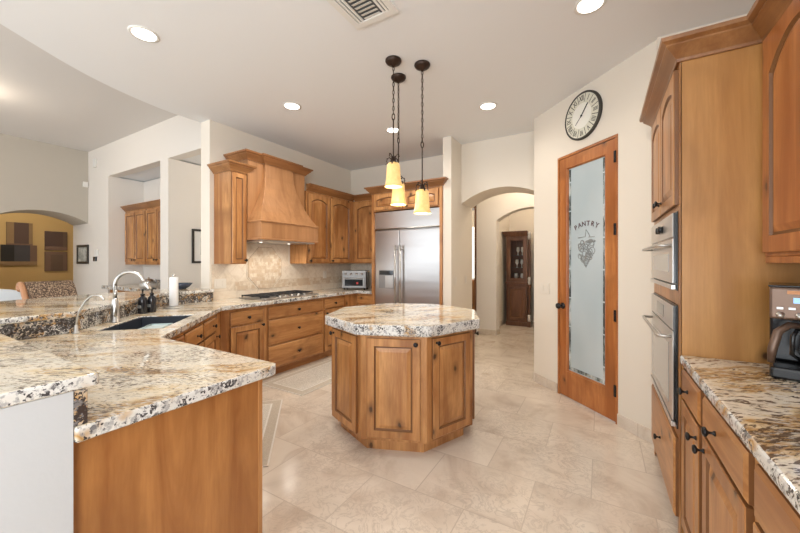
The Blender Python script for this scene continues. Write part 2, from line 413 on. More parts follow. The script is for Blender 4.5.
# kitchen walls
struct(box(-4.13, -3.95, 2.31, 5.09, 0, CEIL), 'wall_left', M['wall'])
struct(box(-3.95, -1.83, 4.92, 5.09, 0, CEIL), 'wall_fridge', M['wall'])
struct(box(-1.83, -1.71, 4.24, 5.09, 0, CEIL), 'wall_wing', M['wall'])
def arch_pts(c, hw, spring, rise, n=20):   # circle segment from -hw to hw
    Rr = (hw * hw + rise * rise) / (2 * rise); out = []
    a0 = math.asin(hw / Rr)
    for i in range(n + 1):
        a = -a0 + 2 * a0 * i / n; out.append((c + Rr * math.sin(a), spring + rise - Rr + Rr * math.cos(a)))
    return out
def arch_wall(name, m, u0, u1, v0, v1, c, hw, spring, rise, top, axis):
    """wall with an arched opening; u along the wall, v through it"""
    pts = arch_pts(c, hw, spring, rise); mb = MB()
    f = (lambda u, v, z: (u, v, z)) if axis == 'x' else (lambda u, v, z: (v, u, z))
    def col_(ua, ub, za, zb): mb.add([f(u, v, z) for u, z in ((ua, za), (ub, zb), (ub, top), (ua, top)) for v in (v0, v1)], [(0, 2, 4, 6), (1, 7, 5, 3), (0, 1, 3, 2), (2, 3, 5, 4), (4, 5, 7, 6), (6, 7, 1, 0)])
    if pts[0][0] > u0 + .02: col_(u0, pts[0][0], 0, 0)
    if pts[-1][0] < u1 - .02: col_(pts[-1][0], u1, 0, 0)
    # arched head as one strip with shared vertices
    n = len(pts); vs = [f(u, v, z) for (u, zz) in pts for v in (v0, v1) for z in (zz, top)]; fs = []
    for i in range(n - 1):
        a, b = 4 * i, 4 * i + 4
        fs += [(a, b, b + 1, a + 1), (a + 2, a + 3, b + 3, b + 2), (a, a + 2, b + 2, b), (a + 1, b + 1, b + 3, a + 3)]
    fs += [(0, 1, 3, 2), (4 * n - 4, 4 * n - 2, 4 * n - 1, 4 * n - 3)]
    mb.add(vs, fs)
    return struct(mb, name, m)
arch_wall('wall_arch', M['wall'], -1.71, -.50, 4.62, 5.09, -1.15, .56, 2.205, .18, CEIL, 'x')
# pantry block: diagonal wall with the door opening cut, return wall behind it
P0, P1 = Vector((-.673, 4.22)), Vector((.36, 3.187)); PD = (P1 - P0).normalized(); PN = Vector((PD.y, -PD.x))  # PN to the left of travel... room side
if PN.dot(Vector((0, 0)) - P0) < 0: PN = -PN
dA = (Vector((-.396, 3.936)) - P0).dot(PD); dB = (Vector((.122, 3.42)) - P0).dot(PD); DH = 2.47
def pw(a, b, z0, z1): # piece of the pantry wall between distances a and b
    q = [P0 + PD * a, P0 + PD * b, P0 + PD * b - PN * .14, P0 + PD * a - PN * .14]
    return [tuple(p) for p in q], z0, z1
mbp = MB()
L_ = (P1 - P0).length
for a, b, z0, z1 in ((0, dA, 0, CEIL), (dB, L_, 0, CEIL), (dA, dB, DH, CEIL)): mbp.prism(*pw(a, b, z0, z1))
mbp.box(-.66, -.50, 4.22, 4.615, 0, CEIL)
struct(mbp, 'wall_pantry', M['wall'])
struct(box(.36, 1.2, 3.16, 3.3, 0, CEIL), 'wall_oven', M['wall'])
mbw = MB()
for y0, y1, z0, z1 in ((-3.6, -2.9, 0, CEIL), (-1.1, 3.15, 0, CEIL), (-2.9, -1.1, 0, .85), (-2.9, -1.1, 2.65, CEIL)): mbw.box(.96, 1.04, y0, y1, z0, z1)  # opening added for the side daylight
struct(mbw, 'wall_right', M['wall'])
# back wall behind the camera with window openings
mbb = MB()
for x0, x1, z0, z1 in ((-9.3, -8.7, 0, 3.8), (-3.7, -2.5, 0, 3.8), (.7, 1.1, 0, 3.8), (-8.7, -3.7, 0, .4), (-8.7, -3.7, 2.8, 3.8), (-2.5, .7, 0, .5), (-2.5, .7, 2.7, 3.8)):
    mbb.box(x0, x1, -3.25, -3.1, z0, z1)
struct(mbb, 'wall_back', M['wall_light'])
def band(path, t0, t1):
    '''closed polygon between two right-offsets of an open path'''
    P_ = [Vector(p) for p in path]; A, B = [], []
    for i in range(len(P_)):
        ds = []
        if i: ds.append((P_[i] - P_[i - 1]).normalized())
        if i < len(P_) - 1: ds.append((P_[i + 1] - P_[i]).normalized())
        ns = [Vector((d.y, -d.x)) for d in ds]; m = ns[0] if len(ns) == 1 else (ns[0] + ns[1]) / (1 + ns[0].dot(ns[1]))
        A.append(tuple(P_[i] + m * t0)); B.append(tuple(P_[i] + m * t1))
    return A + B[::-1]
# bar wall (white) carrying the raised ledge
SP = [(-1.235, .378), (-2.89, .378), (-2.89, .80), (-3.87, 1.78), (-3.87, 2.305)]   # splash line
struct(MB().prism(band(SP, -.19, -.0305), 0, 1.029), 'wall_bar', M['white_paint'])
# family room walls
arch_wall('wall_family_left', M['wall_tan'], -3.6, 2.81, -10.0, -9.16, 2.155, .655, 2.18, .19, 3.8, 'y')
mbf = MB()
Yb = 2.81; Yb2 = 2.97
mbf.box(-10.0, -8.19, Yb, Yb2, 0, 3.8); mbf.box(-8.19, -4.13, Yb, Yb2, 3.04, 3.8); mbf.box(-6.2, -5.95, Yb, Yb2, 0, 3.04)
struct(mbf, 'wall_family_back', M['wall_light'])
mbn = MB(); mbn.box(-8.3, -8.19, Yb2, 3.5, 0, 3.04); mbn.box(-8.3, -6.05, 3.4, 3.5, 0, 3.04); mbn.box(-6.20, -5.95, Yb2, 6.2, 0, 3.04)
struct(mbn, 'wall_nook', M['wall_light'])
mbh = MB(); mbh.box(-6.0, -4.1, 6.0, 6.1, 0, 3.04); mbh.box(-4.30, -4.14, 5.2, 6.0, 0, 3.04)
struct(mbh, 'wall_hallway', M['wall_light'])
struct(box(-13.2, -13, -2, 5, 0, 3.05), 'wall_dining', M['ochre'])
mbd = MB(); mbd.box(-13, -10, 4.6, 4.7, 0, 3.05); mbd.box(-13, -10, -1.6, -1.5, 0, 3.05); mbd.box(-10.05, -10.0, 2.97, 4.6, 0, 3.05)
struct(mbd, 'wall_dining_side', M['ochre'])
# hall beyond the kitchen arch
arch_wall('wall_hall_back', M['wall_light'], -2.07, -.4, 6.42, 6.66, -1.05, .643, 2.155, .21, CEIL, 'x')
mbh = MB(); mbh.box(-.5, -.38, 5.09, 9, 0, CEIL); mbh.box(-3.2, -.5, 8.3, 8.4, 0, CEIL); mbh.box(-3.3, -3.2, 5.09, 8.4, 0, CEIL)
mbh.box(-1.95, -1.88, 6.66, 8.3, 0, CEIL)
struct(mbh, 'wall_hall', M['wall'])
mbh = MB(); mbh.box(-2.105, -2.071, 6.40, 6.66, 0, 2.42); mbh.box(-3.19, -2.071, 6.40, 6.66, 2.42, 2.50)
struct(mbh, 'trim_1', M['walnut'])
# window of the room beyond (a lit window)
M['daylight'] = mat('bright_window', (1, 1, 1), .5); bb = M['daylight'].node_tree.nodes['Principled BSDF']; bb.inputs['Emission Color'].default_value = (.93, 1, .96, 1); bb.inputs['Emission Strength'].default_value = 1.0
struct(box(-3.0, -2.2, 8.28, 8.295, .97, 2.25), 'window_1', M['daylight'])
# travertine baseboards
def bboard(name, a, b, n, h=.10, t=.012):
    a, b, n = Vector(a), Vector(b), Vector(n).normalized()
    struct(MB().prism([tuple(a), tuple(b), tuple(b + n * t), tuple(a + n * t)], 0, h), name, M['base_tile'], .003)
bboard('baseboard_pantry_left', P0, P0 + PD * dA, PN); bboard('baseboard_pantry_right', P0 + PD * dB, P1 - PD * .0, PN)
bboard('baseboard_wing', (-1.71, 4.24), (-1.71, 5.09), (1, 0)); bboard('baseboard_wing_end', (-1.83, 4.24), (-1.71, 4.24), (0, -1))
bboard('baseboard_hall_back', (-2.04, 6.42), (-1.68, 6.42), (0, -1)); bboard('baseboard_hall_jamb', (-1.693, 6.42), (-1.693, 6.66), (1, 0))
bboard('baseboard_hall_side', (-1.88, 6.70), (-1.88, 8.3), (1, 0))

# ------------------------------------------------------------------ cabinet parts (local: x along the face, y into the wall, z up)
def dloop(x0, x1, z0, z1, y, arch=0, K=12):
    p = [(x0, y, z0), (x1, y, z0)]
    for i in range(K + 1):
        s = 1 - 2 * i / K; p.append((x0 + (x1 - x0) * (1 - i / K), y, z1 - arch * s * s))
    return p
def knob(parent, x, z, y=-.02, name='knob'):
    return MB().lathe([(.009, 0), (.008, -.004), (.0045, -.008), (.0045, -.016), (.007, -.019), (.0155, -.024), (.017, -.029), (.013, -.034), (.0, -.035)], (x, y, z), 16, 'y').build(name, M['knob'], parent)
def door(parent, x0, x1, z0, z1, kn=None, arch=0, m=None, fr=.058, name='door', t=.02, y=0, kname='knob', panel=True):
    m = m or M['wood']
    a = arch
    lo = [dloop(x0, x1, z0, z1, y), dloop(x0, x1, z0, z1, y - t + .003), dloop(x0 + .004, x1 - .004, z0 + .004, z1 - .004, y - t),
          dloop(x0 + fr, x1 - fr, z0 + fr, z1 - fr, y - t, a), dloop(x0 + fr + .006, x1 - fr - .006, z0 + fr + .006, z1 - fr - .006, y - t + .010, a),
          dloop(x0 + fr + .010, x1 - fr - .010, z0 + fr + .010, z1 - fr - .010, y - t + .011, a)]
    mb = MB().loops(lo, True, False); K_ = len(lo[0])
    for i in list(range(K_)) + list(range(3 * K_, 5 * K_)): mb.mi[i] = 1  # outer edges darkened as gap shadow, grooves glazed
    d = mb.build(name, [m, M['glaze_gap_shade']], parent)
    q = fr + .010
    if panel:
        lo = [dloop(x0 + q, x1 - q, z0 + q, z1 - q, y - t + .011, a), dloop(x0 + q + .004, x1 - q - .004, z0 + q + .004, z1 - q - .004, y - t + .010, a),
              dloop(x0 + q + .030, x1 - q - .030, z0 + q + .030, z1 - q - .030, y - t + .001, a), dloop(x0 + q + .033, x1 - q - .033, z0 + q + .033, z1 - q - .033, y - t + .001, a)]
        if x1 - x0 - 2 * q - .066 < .01: lo = lo[:2]
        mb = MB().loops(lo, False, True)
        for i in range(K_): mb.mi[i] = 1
        mb.build('panel', [m, M['glaze_gap_shade']], d)
    if kn: knob(d, kn[0], kn[1], y - t, kname)
    return d
def drawer(parent, x0, x1, z0, z1, kn=True, t=.02, name='drawer', m=None, kx=None):
    m = m or M['wood_x']
    e = .012
    lo = [dloop(x0, x1, z0, z1, 0), dloop(x0, x1, z0, z1, -t + .008), dloop(x0 + e, x1 - e, z0 + e, z1 - e, -t)]
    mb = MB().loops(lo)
    for i in range(len(lo[0])): mb.mi[i] = 1  # drawer edges darkened to stand in for gap shadow
    d = mb.build(name, [m, M['glaze_gap_shade']], parent)
    if kn: knob(d, kx if kx is not None else (x0 + x1) / 2, (z0 + z1) / 2, -t)
    return d
def carcass(parent, x0, x1, depth, z0, z1, toe=True, m=None, tm=None):
    m = m or M['wood']
    mb = MB(); mb.box(x0, x1, 0, depth, z0 + (.10 if toe else 0), z1); c = mb.build('body', m, parent, .0015)
    if toe: box(x0, x1, .07, depth, z0, z0 + .10).build('toe_kick', tm or M['wood_x'], parent)
    return c
CT = .885    # underside of the worktops
# ---- hood-wall base run (front X=-3.37, facing +X): local x = world Y
def hb(name, label, y0, cat='cabinet', group=None): return thing(name, label, cat, (-3.37, y0, 0), R(90), group)
t = hb('base_cabinet', 'alder base cabinet left of the cooktop, one drawer over one door', 2.14); w_ = .50
carcass(t, -.058, .499, .575, 0, CT)
drawer(t, .045, .455, .70, .845); door(t, .045, .455, .115, .685, (.43, .665))
t = hb('drawer_cabinet', 'wide alder cabinet of three deep drawers below the cooktop', 2.64)
carcass(t, 0, .94, .575, 0, CT)
drawer(t, .02, .92, .705, .85); drawer(t, .02, .92, .395, .69); drawer(t, .02, .92, .115, .38)
t = hb('base_cabinet', 'alder base cabinet right of the wide drawers, one drawer over one door', 3.58)
carcass(t, .001, .70, .575, 0, CT)
drawer(t, .02, .44, .72, .85); door(t, .02, .44, .115, .705, (.05, .655))
t = thing('base_cabinet', 'short alder base cabinet between the corner and the tall steel fridge', 'cabinet', (-3.37, 4.34, 0))
mb = MB(); mb.box(-.0, .378, .0, .575, .10, CT); mb.box(-.575, -.001, -.055, .575, .10, CT); mb.build('body', M['wood'], t, .0015)
box(.07, .378, .07, .575, 0, .10).build('toe_kick', M['wood_x'], t)
drawer(t, .025, .365, .72, .85, False); door(t, .025, .365, .115, .705)
# ---- sink diagonal base (facing +X+Y)
sx, sy = -2.275, .985    # left end seen from the front is the hood-wall side -> local x runs toward (-,+)
t = thing('sink_cabinet', 'alder corner cabinet under the sink, small drawers over doors', 'cabinet', (sx, sy, 0), R(135))
poly = [(0.0, 0), (1.545, 0), (1.82, .30), (1.45, .545), (0.0, .545), (-.30, .26)]
LN = 1.548
MB().prism([(0.004, 0), (LN - .001, 0), (LN + .33, .33), (LN + .24, .42), (LN - .02, .03), (.02, .03), (.1, .50), (-.02, .38), (.004, .03)], .10, CT).build('body', M['wood'], t)
MB().prism([(.03, .07), (LN - .03, .07), (LN - .03, .10), (.03, .10)], 0, .0999).build('toe_kick', M['wood_x'], t)
M['redwood_x'] = wood('shaded_alder', (.50, .22, .085), (.34, .13, .045), KN, 'x')
for a, b, k in ((.05, .485, None), (.51, .925, .76), (.955, 1.355, 1.21)):
    drawer(t, a, b, .715, .85, k is not None, kx=k)
for a, b, k in ((.05, .485, .08), (.51, .925, .54), (.955, 1.355, 1.325)):
    door(t, a, b, .115, .70, (k, .66))
# ---- peninsula base
t = thing('peninsula_cabinet', 'end cabinet of the peninsula in front, plain alder end panel', 'cabinet', (-2.29, .965, 0))
mb = MB(); mb.prism([(.35, 0), (1.0, 0), (1.0, -.612), (-.2, -.612), (-.2, -.56)], .10, CT); mb.build('body', M['wood'], t, .001)
box(.36, .98, -.57, -.07, 0, .0999).build('toe_kick', M['wood_x'], t)
box(1.0, 1.03, -.612, -.02, 0, CT).build('end_panel', M['end_panel'], t)
box(1.0, 1.034, -.0199, .0, 0, CT).build('corner_stile', M['wood'], t, .002)
# ---- worktops
ws = [(-2.99, 4.915), (-3.948, 4.915), (-3.948, 2.315), (-3.90, 2.315), (-3.90, 1.768), (-2.92, .788), (-2.92, .349), (-1.225, .349),
      (-1.225, .985), (-1.232, 1.012), (-1.255, 1.034), (-2.285, 1.04), (-3.295, 2.05), (-3.31, 4.28), (-2.99, 4.28)]
SC = Vector((-2.93, 1.27)); U = Vector((-.7071, .7071)); V = Vector((-.7071, -.7071))
SC = Vector((-.5 * 1.67 - .5 * 4.2, 0)); SC = Vector(((-1.67 - 4.2) / 2, (-1.67 + 4.2) / 2))
def sk(u, v): p = SC + U * u + V * v; return (p.x, p.y)
def rr(hx, hy, r, n=5):
    out = []
    for cx, cy, a0 in ((hx - r, hy - r, 0), (-hx + r, hy - r, 90), (-hx + r, -hy + r, 180), (hx - r, -hy + r, 270)):
        for i in range(n + 1):
            a = R(a0 + 90 * i / n); out.append((cx + r * math.cos(a), cy + r * math.sin(a)))
    return out
hole = [sk(*p) for p in rr(.312, .198, .012)]
o = slab(ws, CT, .93, hole).build('worktop', GR, bevel=.010, seg=3)
tag(o, 'long L-shaped granite worktop running from the peninsula past the sink to the fridge', 'countertop')
# splash and raised ledge
sb = MB()
q = band(SP, -.03, 0)
sb.prism(q, .931, 1.029)
o = sb.build('granite_splashback', M['granite_bold'], bevel=.002)
tag(o, 'low gold and black granite upstand behind the sink under the raised bar', 'backsplash')
outer = smooth_curve([(-4.31, 2.308), (-4.33, 1.75), (-4.27, 1.21), (-4.15, .73), (-3.85, .25), (-3.3, -.22), (-2.6, -.30)], 6)
lp = [(-1.238, .405), (-2.87, .405), (-2.87, .805), (-3.85, 1.785), (-3.85, 2.308)] + [tuple(p) for p in outer] + [(-1.228, -.30), (-1.228, .395)]
o = slab(lp, 1.03, 1.066).build('bar_counter', GR, bevel=.009, seg=3)
tag(o, 'raised granite bar ledge curving around the sink at the left', 'bar counter')
# right worktop
o = slab([(.33, 2.128), (.33, -1.5), (.957, -1.5), (.957, 2.128)], CT, .93).build('worktop', [M['granite_brown'], M['granite_edge']], bevel=.012, seg=3)
tag(o, 'brown streaked granite worktop at right holding the coffee maker', 'countertop')

# ---- sink
s = thing('sink', 'double-bowl charcoal undermount sink set in the granite', 'sink', (SC.x, SC.y, 0), math.atan2(U.y, U.x))
mb = MB()
def bowl(x0, x1, y0, y1, zb, zt, zl=None, zr=None):
    mb.box(x0 - .008, x1 + .008, y0 - .008, y1 + .008, zb - .012, zb)
    mb.box(x0 - .008, x0, y0, y1, zb, zl or zt); mb.box(x1, x1 + .008, y0, y1, zb, zr or zt)
    mb.box(x0 - .008, x1 + .008, y0 - .008, y0, zb, zt); mb.box(x0 - .008, x1 + .008, y1, y1 + .008, zb, zt)
bowl(-.302, -.035, -.188, .188, .70, .922, None, .87); bowl(-.019, .302, -.188, .188, .68, .922, .87)
mb.build('basin', M['composite'], s, .003)
for x in (-.16, .14): MB().lathe([(.04, 0), (.04, .004), (.03, .005), (.0, .003)], (x, 0, .70 if x < 0 else .68), 20).build('drain', M['chrome'], s)
tb_ = thing('dish_tub', 'pale aqua dish tub standing in the left bowl of the sink', 'dish tub', (SC.x, SC.y, 0), math.atan2(U.y, U.x))
mb = MB(); mb.box(-.29, -.09, -.18, -.04, .701, .71)
mb.box(-.29, -.285, -.18, -.04, .71, .926); mb.box(-.095, -.09, -.18, -.04, .71, .926); mb.box(-.285, -.095, -.18, -.175, .71, .926); mb.box(-.285, -.095, -.045, -.04, .71, .926)
mb.build('tub', M['aqua'], tb_)
box(-.284, -.096, -.174, -.046, .71, .918).build('folded_cloth', M['aqua'], tb_, .004)
# faucet
F = Vector((-3.13, 1.115, .93)); dirn = Vector((.9, .45, 0)).normalized()
fa = thing('faucet', 'tall brushed nickel gooseneck faucet behind the sink', 'faucet', tuple(F))
MB().lathe([(.034, 0), (.034, .008), (.027, .014), (.024, .10), (.020, .15), (.0165, .17), (.0145, .18)], (0, 0, 0), 24).build('base', M['chrome'], fa)
pts = [(0, 0, .17), (0, 0, .275)]; rad = .100; dv = Vector((.78, .62, 0)).normalized()
for i in range(0, 15):
    a = PI * i / 14 * .86; p = dv * (rad - rad * math.cos(a)); pts.append((p.x, p.y, .275 + rad * math.sin(a)))
e = Vector(pts[-1]); d_ = (e - Vector(pts[-2])).normalized(); pts.append(tuple(e + d_ * .03))
MB().tube(pts, .0125, 14).build('spout', M['chrome'], fa)
e2 = e + d_ * .02; MB().tube([tuple(e2), tuple(e2 + d_ * .015), tuple(e2 + d_ * .065), tuple(e2 + d_ * .07)], [.013, .0165, .020, .016], 16).build('spray_head', M['chrome'], fa)
sd = Vector((.72, -.2, 0)).normalized()
MB().tube([tuple(sd * .02 + Vector((0, 0, .05))), tuple(sd * .04 + Vector((0, 0, .06))), tuple(sd * .055 + Vector((0, 0, .10))), tuple(sd * .06 + Vector((0, 0, .165)))], [.012, .010, .007, .006], 10).build('handle', M['chrome'], fa)
fb = thing('filter_tap', 'slim curved drinking-water tap at the left of the sink', 'faucet', (-2.85, .815, .93))
dv = Vector((.47, .88, 0)).normalized(); dv = Vector((.80, .6, 0))
MB().lathe([(.02, 0), (.02, .006), (.011, .012), (.010, .05), (.006, .055)], (0, 0, 0), 16).build('base', M['chrome'], fb)
pp = [(0, 0, .05), (.006, .005, .11), (.024, .019, .165), (.048, .037, .21), (.075, .055, .235), (.10, .074, .238), (.122, .09, .225), (.13, .097, .208)]
MB().tube([tuple(p) for p in smooth_curve(pp, 4)], .0055, 8).build('spout', M['chrome'], fb)
# soap dispensers
def pump(x, y, lab):
    s = thing('soap_dispenser', lab, 'soap dispenser', (x, y, .93), R(20), 'soap pumps by the sink')
    MB().lathe([(.030, 0), (.033, .006), (.033, .115), (.029, .135), (.015, .15), (.013, .16)], (0, 0, 0), 24).build('bottle', M['bottle'], s)
    MB().lathe([(.017, .158), (.017, .172), (.006, .175), (.005, .20)], (0, 0, 0), 16).build('collar', M['black'], s)
    MB().tube([(0, 0, .195), (0, 0, .21), (.015, 0, .215), (.045, 0, .208)], [.009, .01, .007, .005], 10).build('pump', M['black'], s)
    box(-.018, .018, -.0345, -.031, .05, .075).build('label', M['etch'], s)
    return s
pump(-3.45, 1.425, 'black glass soap pump bottle behind the sink, left one of the pair')
pump(-3.47, 1.505, 'black glass soap pump bottle behind the sink, nearest the paper towels')
# paper towel
s = thing('paper_towel_holder', 'nearly used white paper towel roll on an upright steel holder', 'paper towel holder', (-3.62, 1.76, .93))
MB().lathe([(.085, 0), (.088, .006), (.08, .013), (.02, .016), (.006, .018), (.006, .30)], (0, 0, 0), 28).build('stand', M['chrome'], s)
MB().lathe([(.036, .02), (.038, .022), (.038, .298), (.036, .30), (.012, .30)], (0, 0, 0), 28).build('roll', M['paper'], s)
MB().lathe([(.006, .298), (.012, .306), (.015, .318), (.010, .33), (.0, .334)], (0, 0, 0), 16).build('finial', M['chrome'], s)
# bowl on the bar
o = MB().lathe([(.04, 0), (.045, .006), (.07, .02), (.11, .068), (.104, .068), (.06, .02), (.0, .012)], (0, 0, 0), 28).build('bowl', M['bluebowl'], loc=(-4.2, 2.13, 1.0665))
tag(o, 'shallow slate-blue bowl on the bar behind the paper towels', 'bowl')

# ---- cooktop
c = thing('cooktop', 'stainless gas cooktop with black cast-iron grates under the hood', 'cooktop', (-3.86, 2.62, .932))
W, L = .49, .89
box(0, W, 0, L, 0, .012).build('tray', M['steel'], c, .004)
for i, (gy0, gy1) in enumerate(((.02, .29), (.31, .58), (.60, .87))):
    mb = MB(); z = .040
    for x in (.03, .10, .17, .24, .31, .38) if i != 1 else (.03, .10, .17, .24, .31):
        mb.box(x - .0045, x + .0045, gy0, gy1, z - .012, z)
    xe = .386 if i != 1 else .316
    for y in (gy0 + .006, (gy0 + gy1) / 2, gy1 - .006): mb.box(.024, xe, y - .006, y + .006, z - .012, z + .002)
    for x in (.03, xe - .006):
        for y in (gy0 + .007, gy1 - .007): mb.box(x - .006, x + .006, y - .006, y + .006, .012, z)
    mb.build('grate', M['iron'], c, .002)
for x, y in ((.11, .155), (.30, .155), (.17, .445), (.11, .735), (.30, .735)):
    b_ = MB().lathe([(.05, .012), (.05, .022), (.038, .024), (.036, .03), (.0, .031)], (x, y, 0), 20).build('burner', M['iron'], c)
for k in range(5): MB().lathe([(.019, .012), (.018, .034), (.0, .036)], (.45, .25 + k * .1, 0), 16).build('knob', M['chrome'], c)
# ---- toaster oven
t = thing('toaster_oven', 'stainless countertop toaster oven with red reflection in the corner', 'toaster oven', (-3.66, 4.33, .93), math.atan2(.17, .36))
t['label'] = 'small stainless toaster oven in the corner left of the fridge'
box(0, .40, .01, .29, .02, .31).build('body', M['dull_steel'], t, .008)
box(-.002, .402, .0, .29, .315, .322).build('lid', M['black'], t, .002) if 0 else None
box(.40, .408, .02, .28, .03, .29).build('side_panel', M['black'], t, .003)
d = box(.02, .38, -.006, .01, .04, .20).build('door', M['dull_steel'], t, .003)
box(.05, .35, -.009, -.006, .06, .165).build('glass', M['darkglass'], d)
MB().tube([(.06, -.008, .183), (.06, -.03, .183), (.34, -.03, .183), (.34, -.008, .183)], .006, 8).build('handle', M['chrome'], d)
box(.02, .38, .003, .0101, .215, .295).build('control_panel', M['dull_steel'], t)
for k in range(4): MB().lathe([(.018, .004), (.017, -.014), (.0, -.016)], (.065 + k * .09, 0, .255), 18, 'y').build('knob', M['chrome'], t)
for x in (.03, .37):
    for y in (.04, .26): MB().lathe([(.012, 0), (.014, .02)], (x, y, 0), 10).build('foot', M['black'], t)
box(.245, .275, -.0095, -.009, .09, .12).build('red_reflection', M['red'], d)  # red reflection painted as a small square on the door glass
mbk = MB().tube([(-3.26, 4.60, .96), (-3.22, 4.62, 1.10), (-3.24, 4.68, 1.14), (-3.20, 4.70, 1.02), (-3.22, 4.74, .96), (-3.19, 4.78, 1.02), (-3.22, 4.895, 1.14)], .006, 8)
tag(mbk.build('power_cord', M['black']), 'black power cord looping up the splashback beside the toaster oven', 'cord')

# ---- backsplash tiles
t = thing('tile_backsplash', 'travertine tile backsplash with octagonal mosaic behind the cooktop', 'backsplash', (0, 0, 0))
mb = MB(); mb.box(-3.949, -3.938, 2.33, 2.555, 1.03, 1.355); mb.box(-3.949, -3.938, 2.555, 3.46, 1.03, 1.625); mb.box(-3.949, -3.938, 3.46, 4.919, 1.03, 1.355)
mb.build('diamond_tiles', M['splash_y'], t)
box(-3.937, -2.99, 4.908, 4.919, 1.03, 1.355).build('fridge_side_tiles', M['splash_x'], t)
mb = MB(); mb.box(-3.949, -3.938, 2.33, 4.919, .931, 1.03); mb.build('lower_course', M['splash_flat'], t)
box(-3.937, -2.99, 4.908, 4.919, .931, 1.03).build('lower_course_side', M['splash_x'], t)
mb = MB(); mb.box(-3.938, -3.934, 2.62, 4.9, 1.02, 1.135); mb.build('mosaic_strip', M['mosaic'], t)
def octo(cy, cz, ry, rz, x0, x1, cut=.3):
    pts = [(cy - ry, cz - rz * (1 - 2 * cut)), (cy - ry * (1 - 2 * cut), cz - rz), (cy + ry * (1 - 2 * cut), cz - rz), (cy + ry, cz - rz * (1 - 2 * cut)), (cy + ry, cz + rz * (1 - 2 * cut)), (cy + ry * (1 - 2 * cut), cz + rz), (cy - ry * (1 - 2 * cut), cz + rz), (cy - ry, cz + rz * (1 - 2 * cut))]
    return [(x0, y, z) for y, z in pts], [(x1, y, z) for y, z in pts]
a, b = octo(3.065, 1.30, .28, .295, -3.936, -3.930); MB().loops([a, b]).build('octagon_border', M['splash_flat'], t)
M['liner'] = mat('brown_pencil_liner', (.44, .33, .23), .4)
a, b = octo(3.065, 1.30, .268, .283, -3.931, -3.927); MB().loops([a, b]).build('octagon_liner', M['liner'], t)
a, b = octo(3.065, 1.30, .262, .277, -3.928, -3.925); MB().loops([a, b]).build('octagon_mosaic', M['mosaic'], t)
# outlets and switches
def plate(lab, loc, rz, cat='outlet', n=1, dark=False, h=.115, group=None):
    s = thing('outlet' if cat == 'outlet' else 'light_switch', lab, cat, loc, rz, group)
    w2 = .035 * n + .005
    box(-w2, w2, -.006, 0, -h / 2, h / 2).build('plate', M['ivory'], s, .002)
    for k in range(n):
        cx = -w2 + (k + .5) * 2 * w2 / n; box(cx - .016, cx + .016, -.009, -.006, -.033, .033).build('socket' if cat == 'outlet' else 'rocker', M['ivory'], s, .001)
    return s
plate('double white outlet on the backsplash left of the cooktop', (-3.9375, 2.43, 1.12), R(90), n=2)
plate('white outlet on the backsplash left of the toaster oven', (-3.933, 4.22, 1.17), R(90))
plate('white switch on the wing wall beside the fridge, nearer the arch', (-1.709, 4.80, 1.12), R(90), 'switch')
plate('white switch on the wing wall beside the fridge, nearer its front edge', (-1.709, 4.40, 1.12), R(90), 'switch')
plate('small white outlet low on the hall wall beside the dark china cabinet', (-1.879, 7.2, .42), R(90))
p = P0 + PD * .20 + PN * .001
plate('white double switch on the wall left of the pantry door', (p.x, p.y, 1.09), math.atan2(PD.y, PD.x), 'switch', 2)
# ---- hood-wall uppers
def ub(name, lab, y0, x=-3.62): return thing(name, lab, 'cabinet', (x, y0, 0), R(90))
t = ub('wall_cabinet', 'narrow alder wall cabinet left of the range hood', 2.36)
carcass(t, 0, .193, .328, 1.357, 2.42, False); door(t, .005, .188, 1.365, 2.40, (.165, 1.40), fr=.045)
sweep([(-0.0, .328), (0, 0), (.193, 0), (.193, .07)], [(a, b) for a, b in CROWN], 2.42).build('crown_molding', M['crown'], t)
t = ub('wall_cabinet', 'alder wall cabinet with two arched doors right of the hood', 3.505)
carcass(t, 0, 1.08, .328, 1.357, 2.40, False)
door(t, .03, .475, 1.372, 2.365, (.06, 1.40), .05); door(t, .495, 1.0, 1.372, 2.365, (.525, 1.40), .05)
sweep([(0, 0), (1.06, 0)], CROWN, 2.40).build('crown_molding', M['crown'], t)
t = thing('wall_cabinet', 'alder wall cabinet between the corner and the fridge enclosure', 'cabinet', (-3.618, 4.59, 0))
carcass(t, -.33, .628, .328, 1.357, 2.40, False); door(t, .035, .60, 1.372, 2.365, None, .04)
sweep([(.03, 0), (.628, 0)], CROWN, 2.40).build('crown_molding', M['crown'], t)
# ---- hood
t = thing('range_hood', 'large alder range hood flaring down over the cooktop', 'range hood', (-3.95, 3.0, 0))
hw = .44
box(0, .35, -.44, .46, 1.86, 2.59).build('back_box', M['wood_pale'], t, .002)
prof = [(0, .60, .447), (.05, .57, .425), (.12, .53, .385), (.20, .495, .345), (.30, .46, .30), (.43, .42, .255), (.56, .395, .23), (.70, .385, .22), (.74, .385, .22)]
mb = MB(); lo = []
for dz, xx, h_ in prof: lo.append([(.351, -h_, 1.86 + dz), (xx, -h_, 1.86 + dz), (xx, h_, 1.86 + dz), (.351, h_, 1.86 + dz)])
mb.loops(lo).build('flared_front', M['wood_pale'], t, .003)
mb = MB(); mb.box(0.0, .60, -.445, .465, 1.64, 1.85)
mb.build('apron', M['wood_pale'], t, .003)
sweep([(0.36, -.445), (.60, -.445), (.60, .465), (.36, .465)], [(0, 0), (.010, .004), (.012, .016), (.0, .024)], 1.843).build('apron_bead', M['wood_pale'], t)
sweep([(0.36, -.445), (.60, -.445), (.60, .465), (.36, .465)], [(0, 0), (.008, .002), (.008, .016), (.0, .02)], 1.64).build('lower_bead', M['wood_pale'], t)
mb = MB(); mb.box(.04, .57, -.41, .43, 1.625, 1.64); mb.build('steel_liner', M['steel'], t)
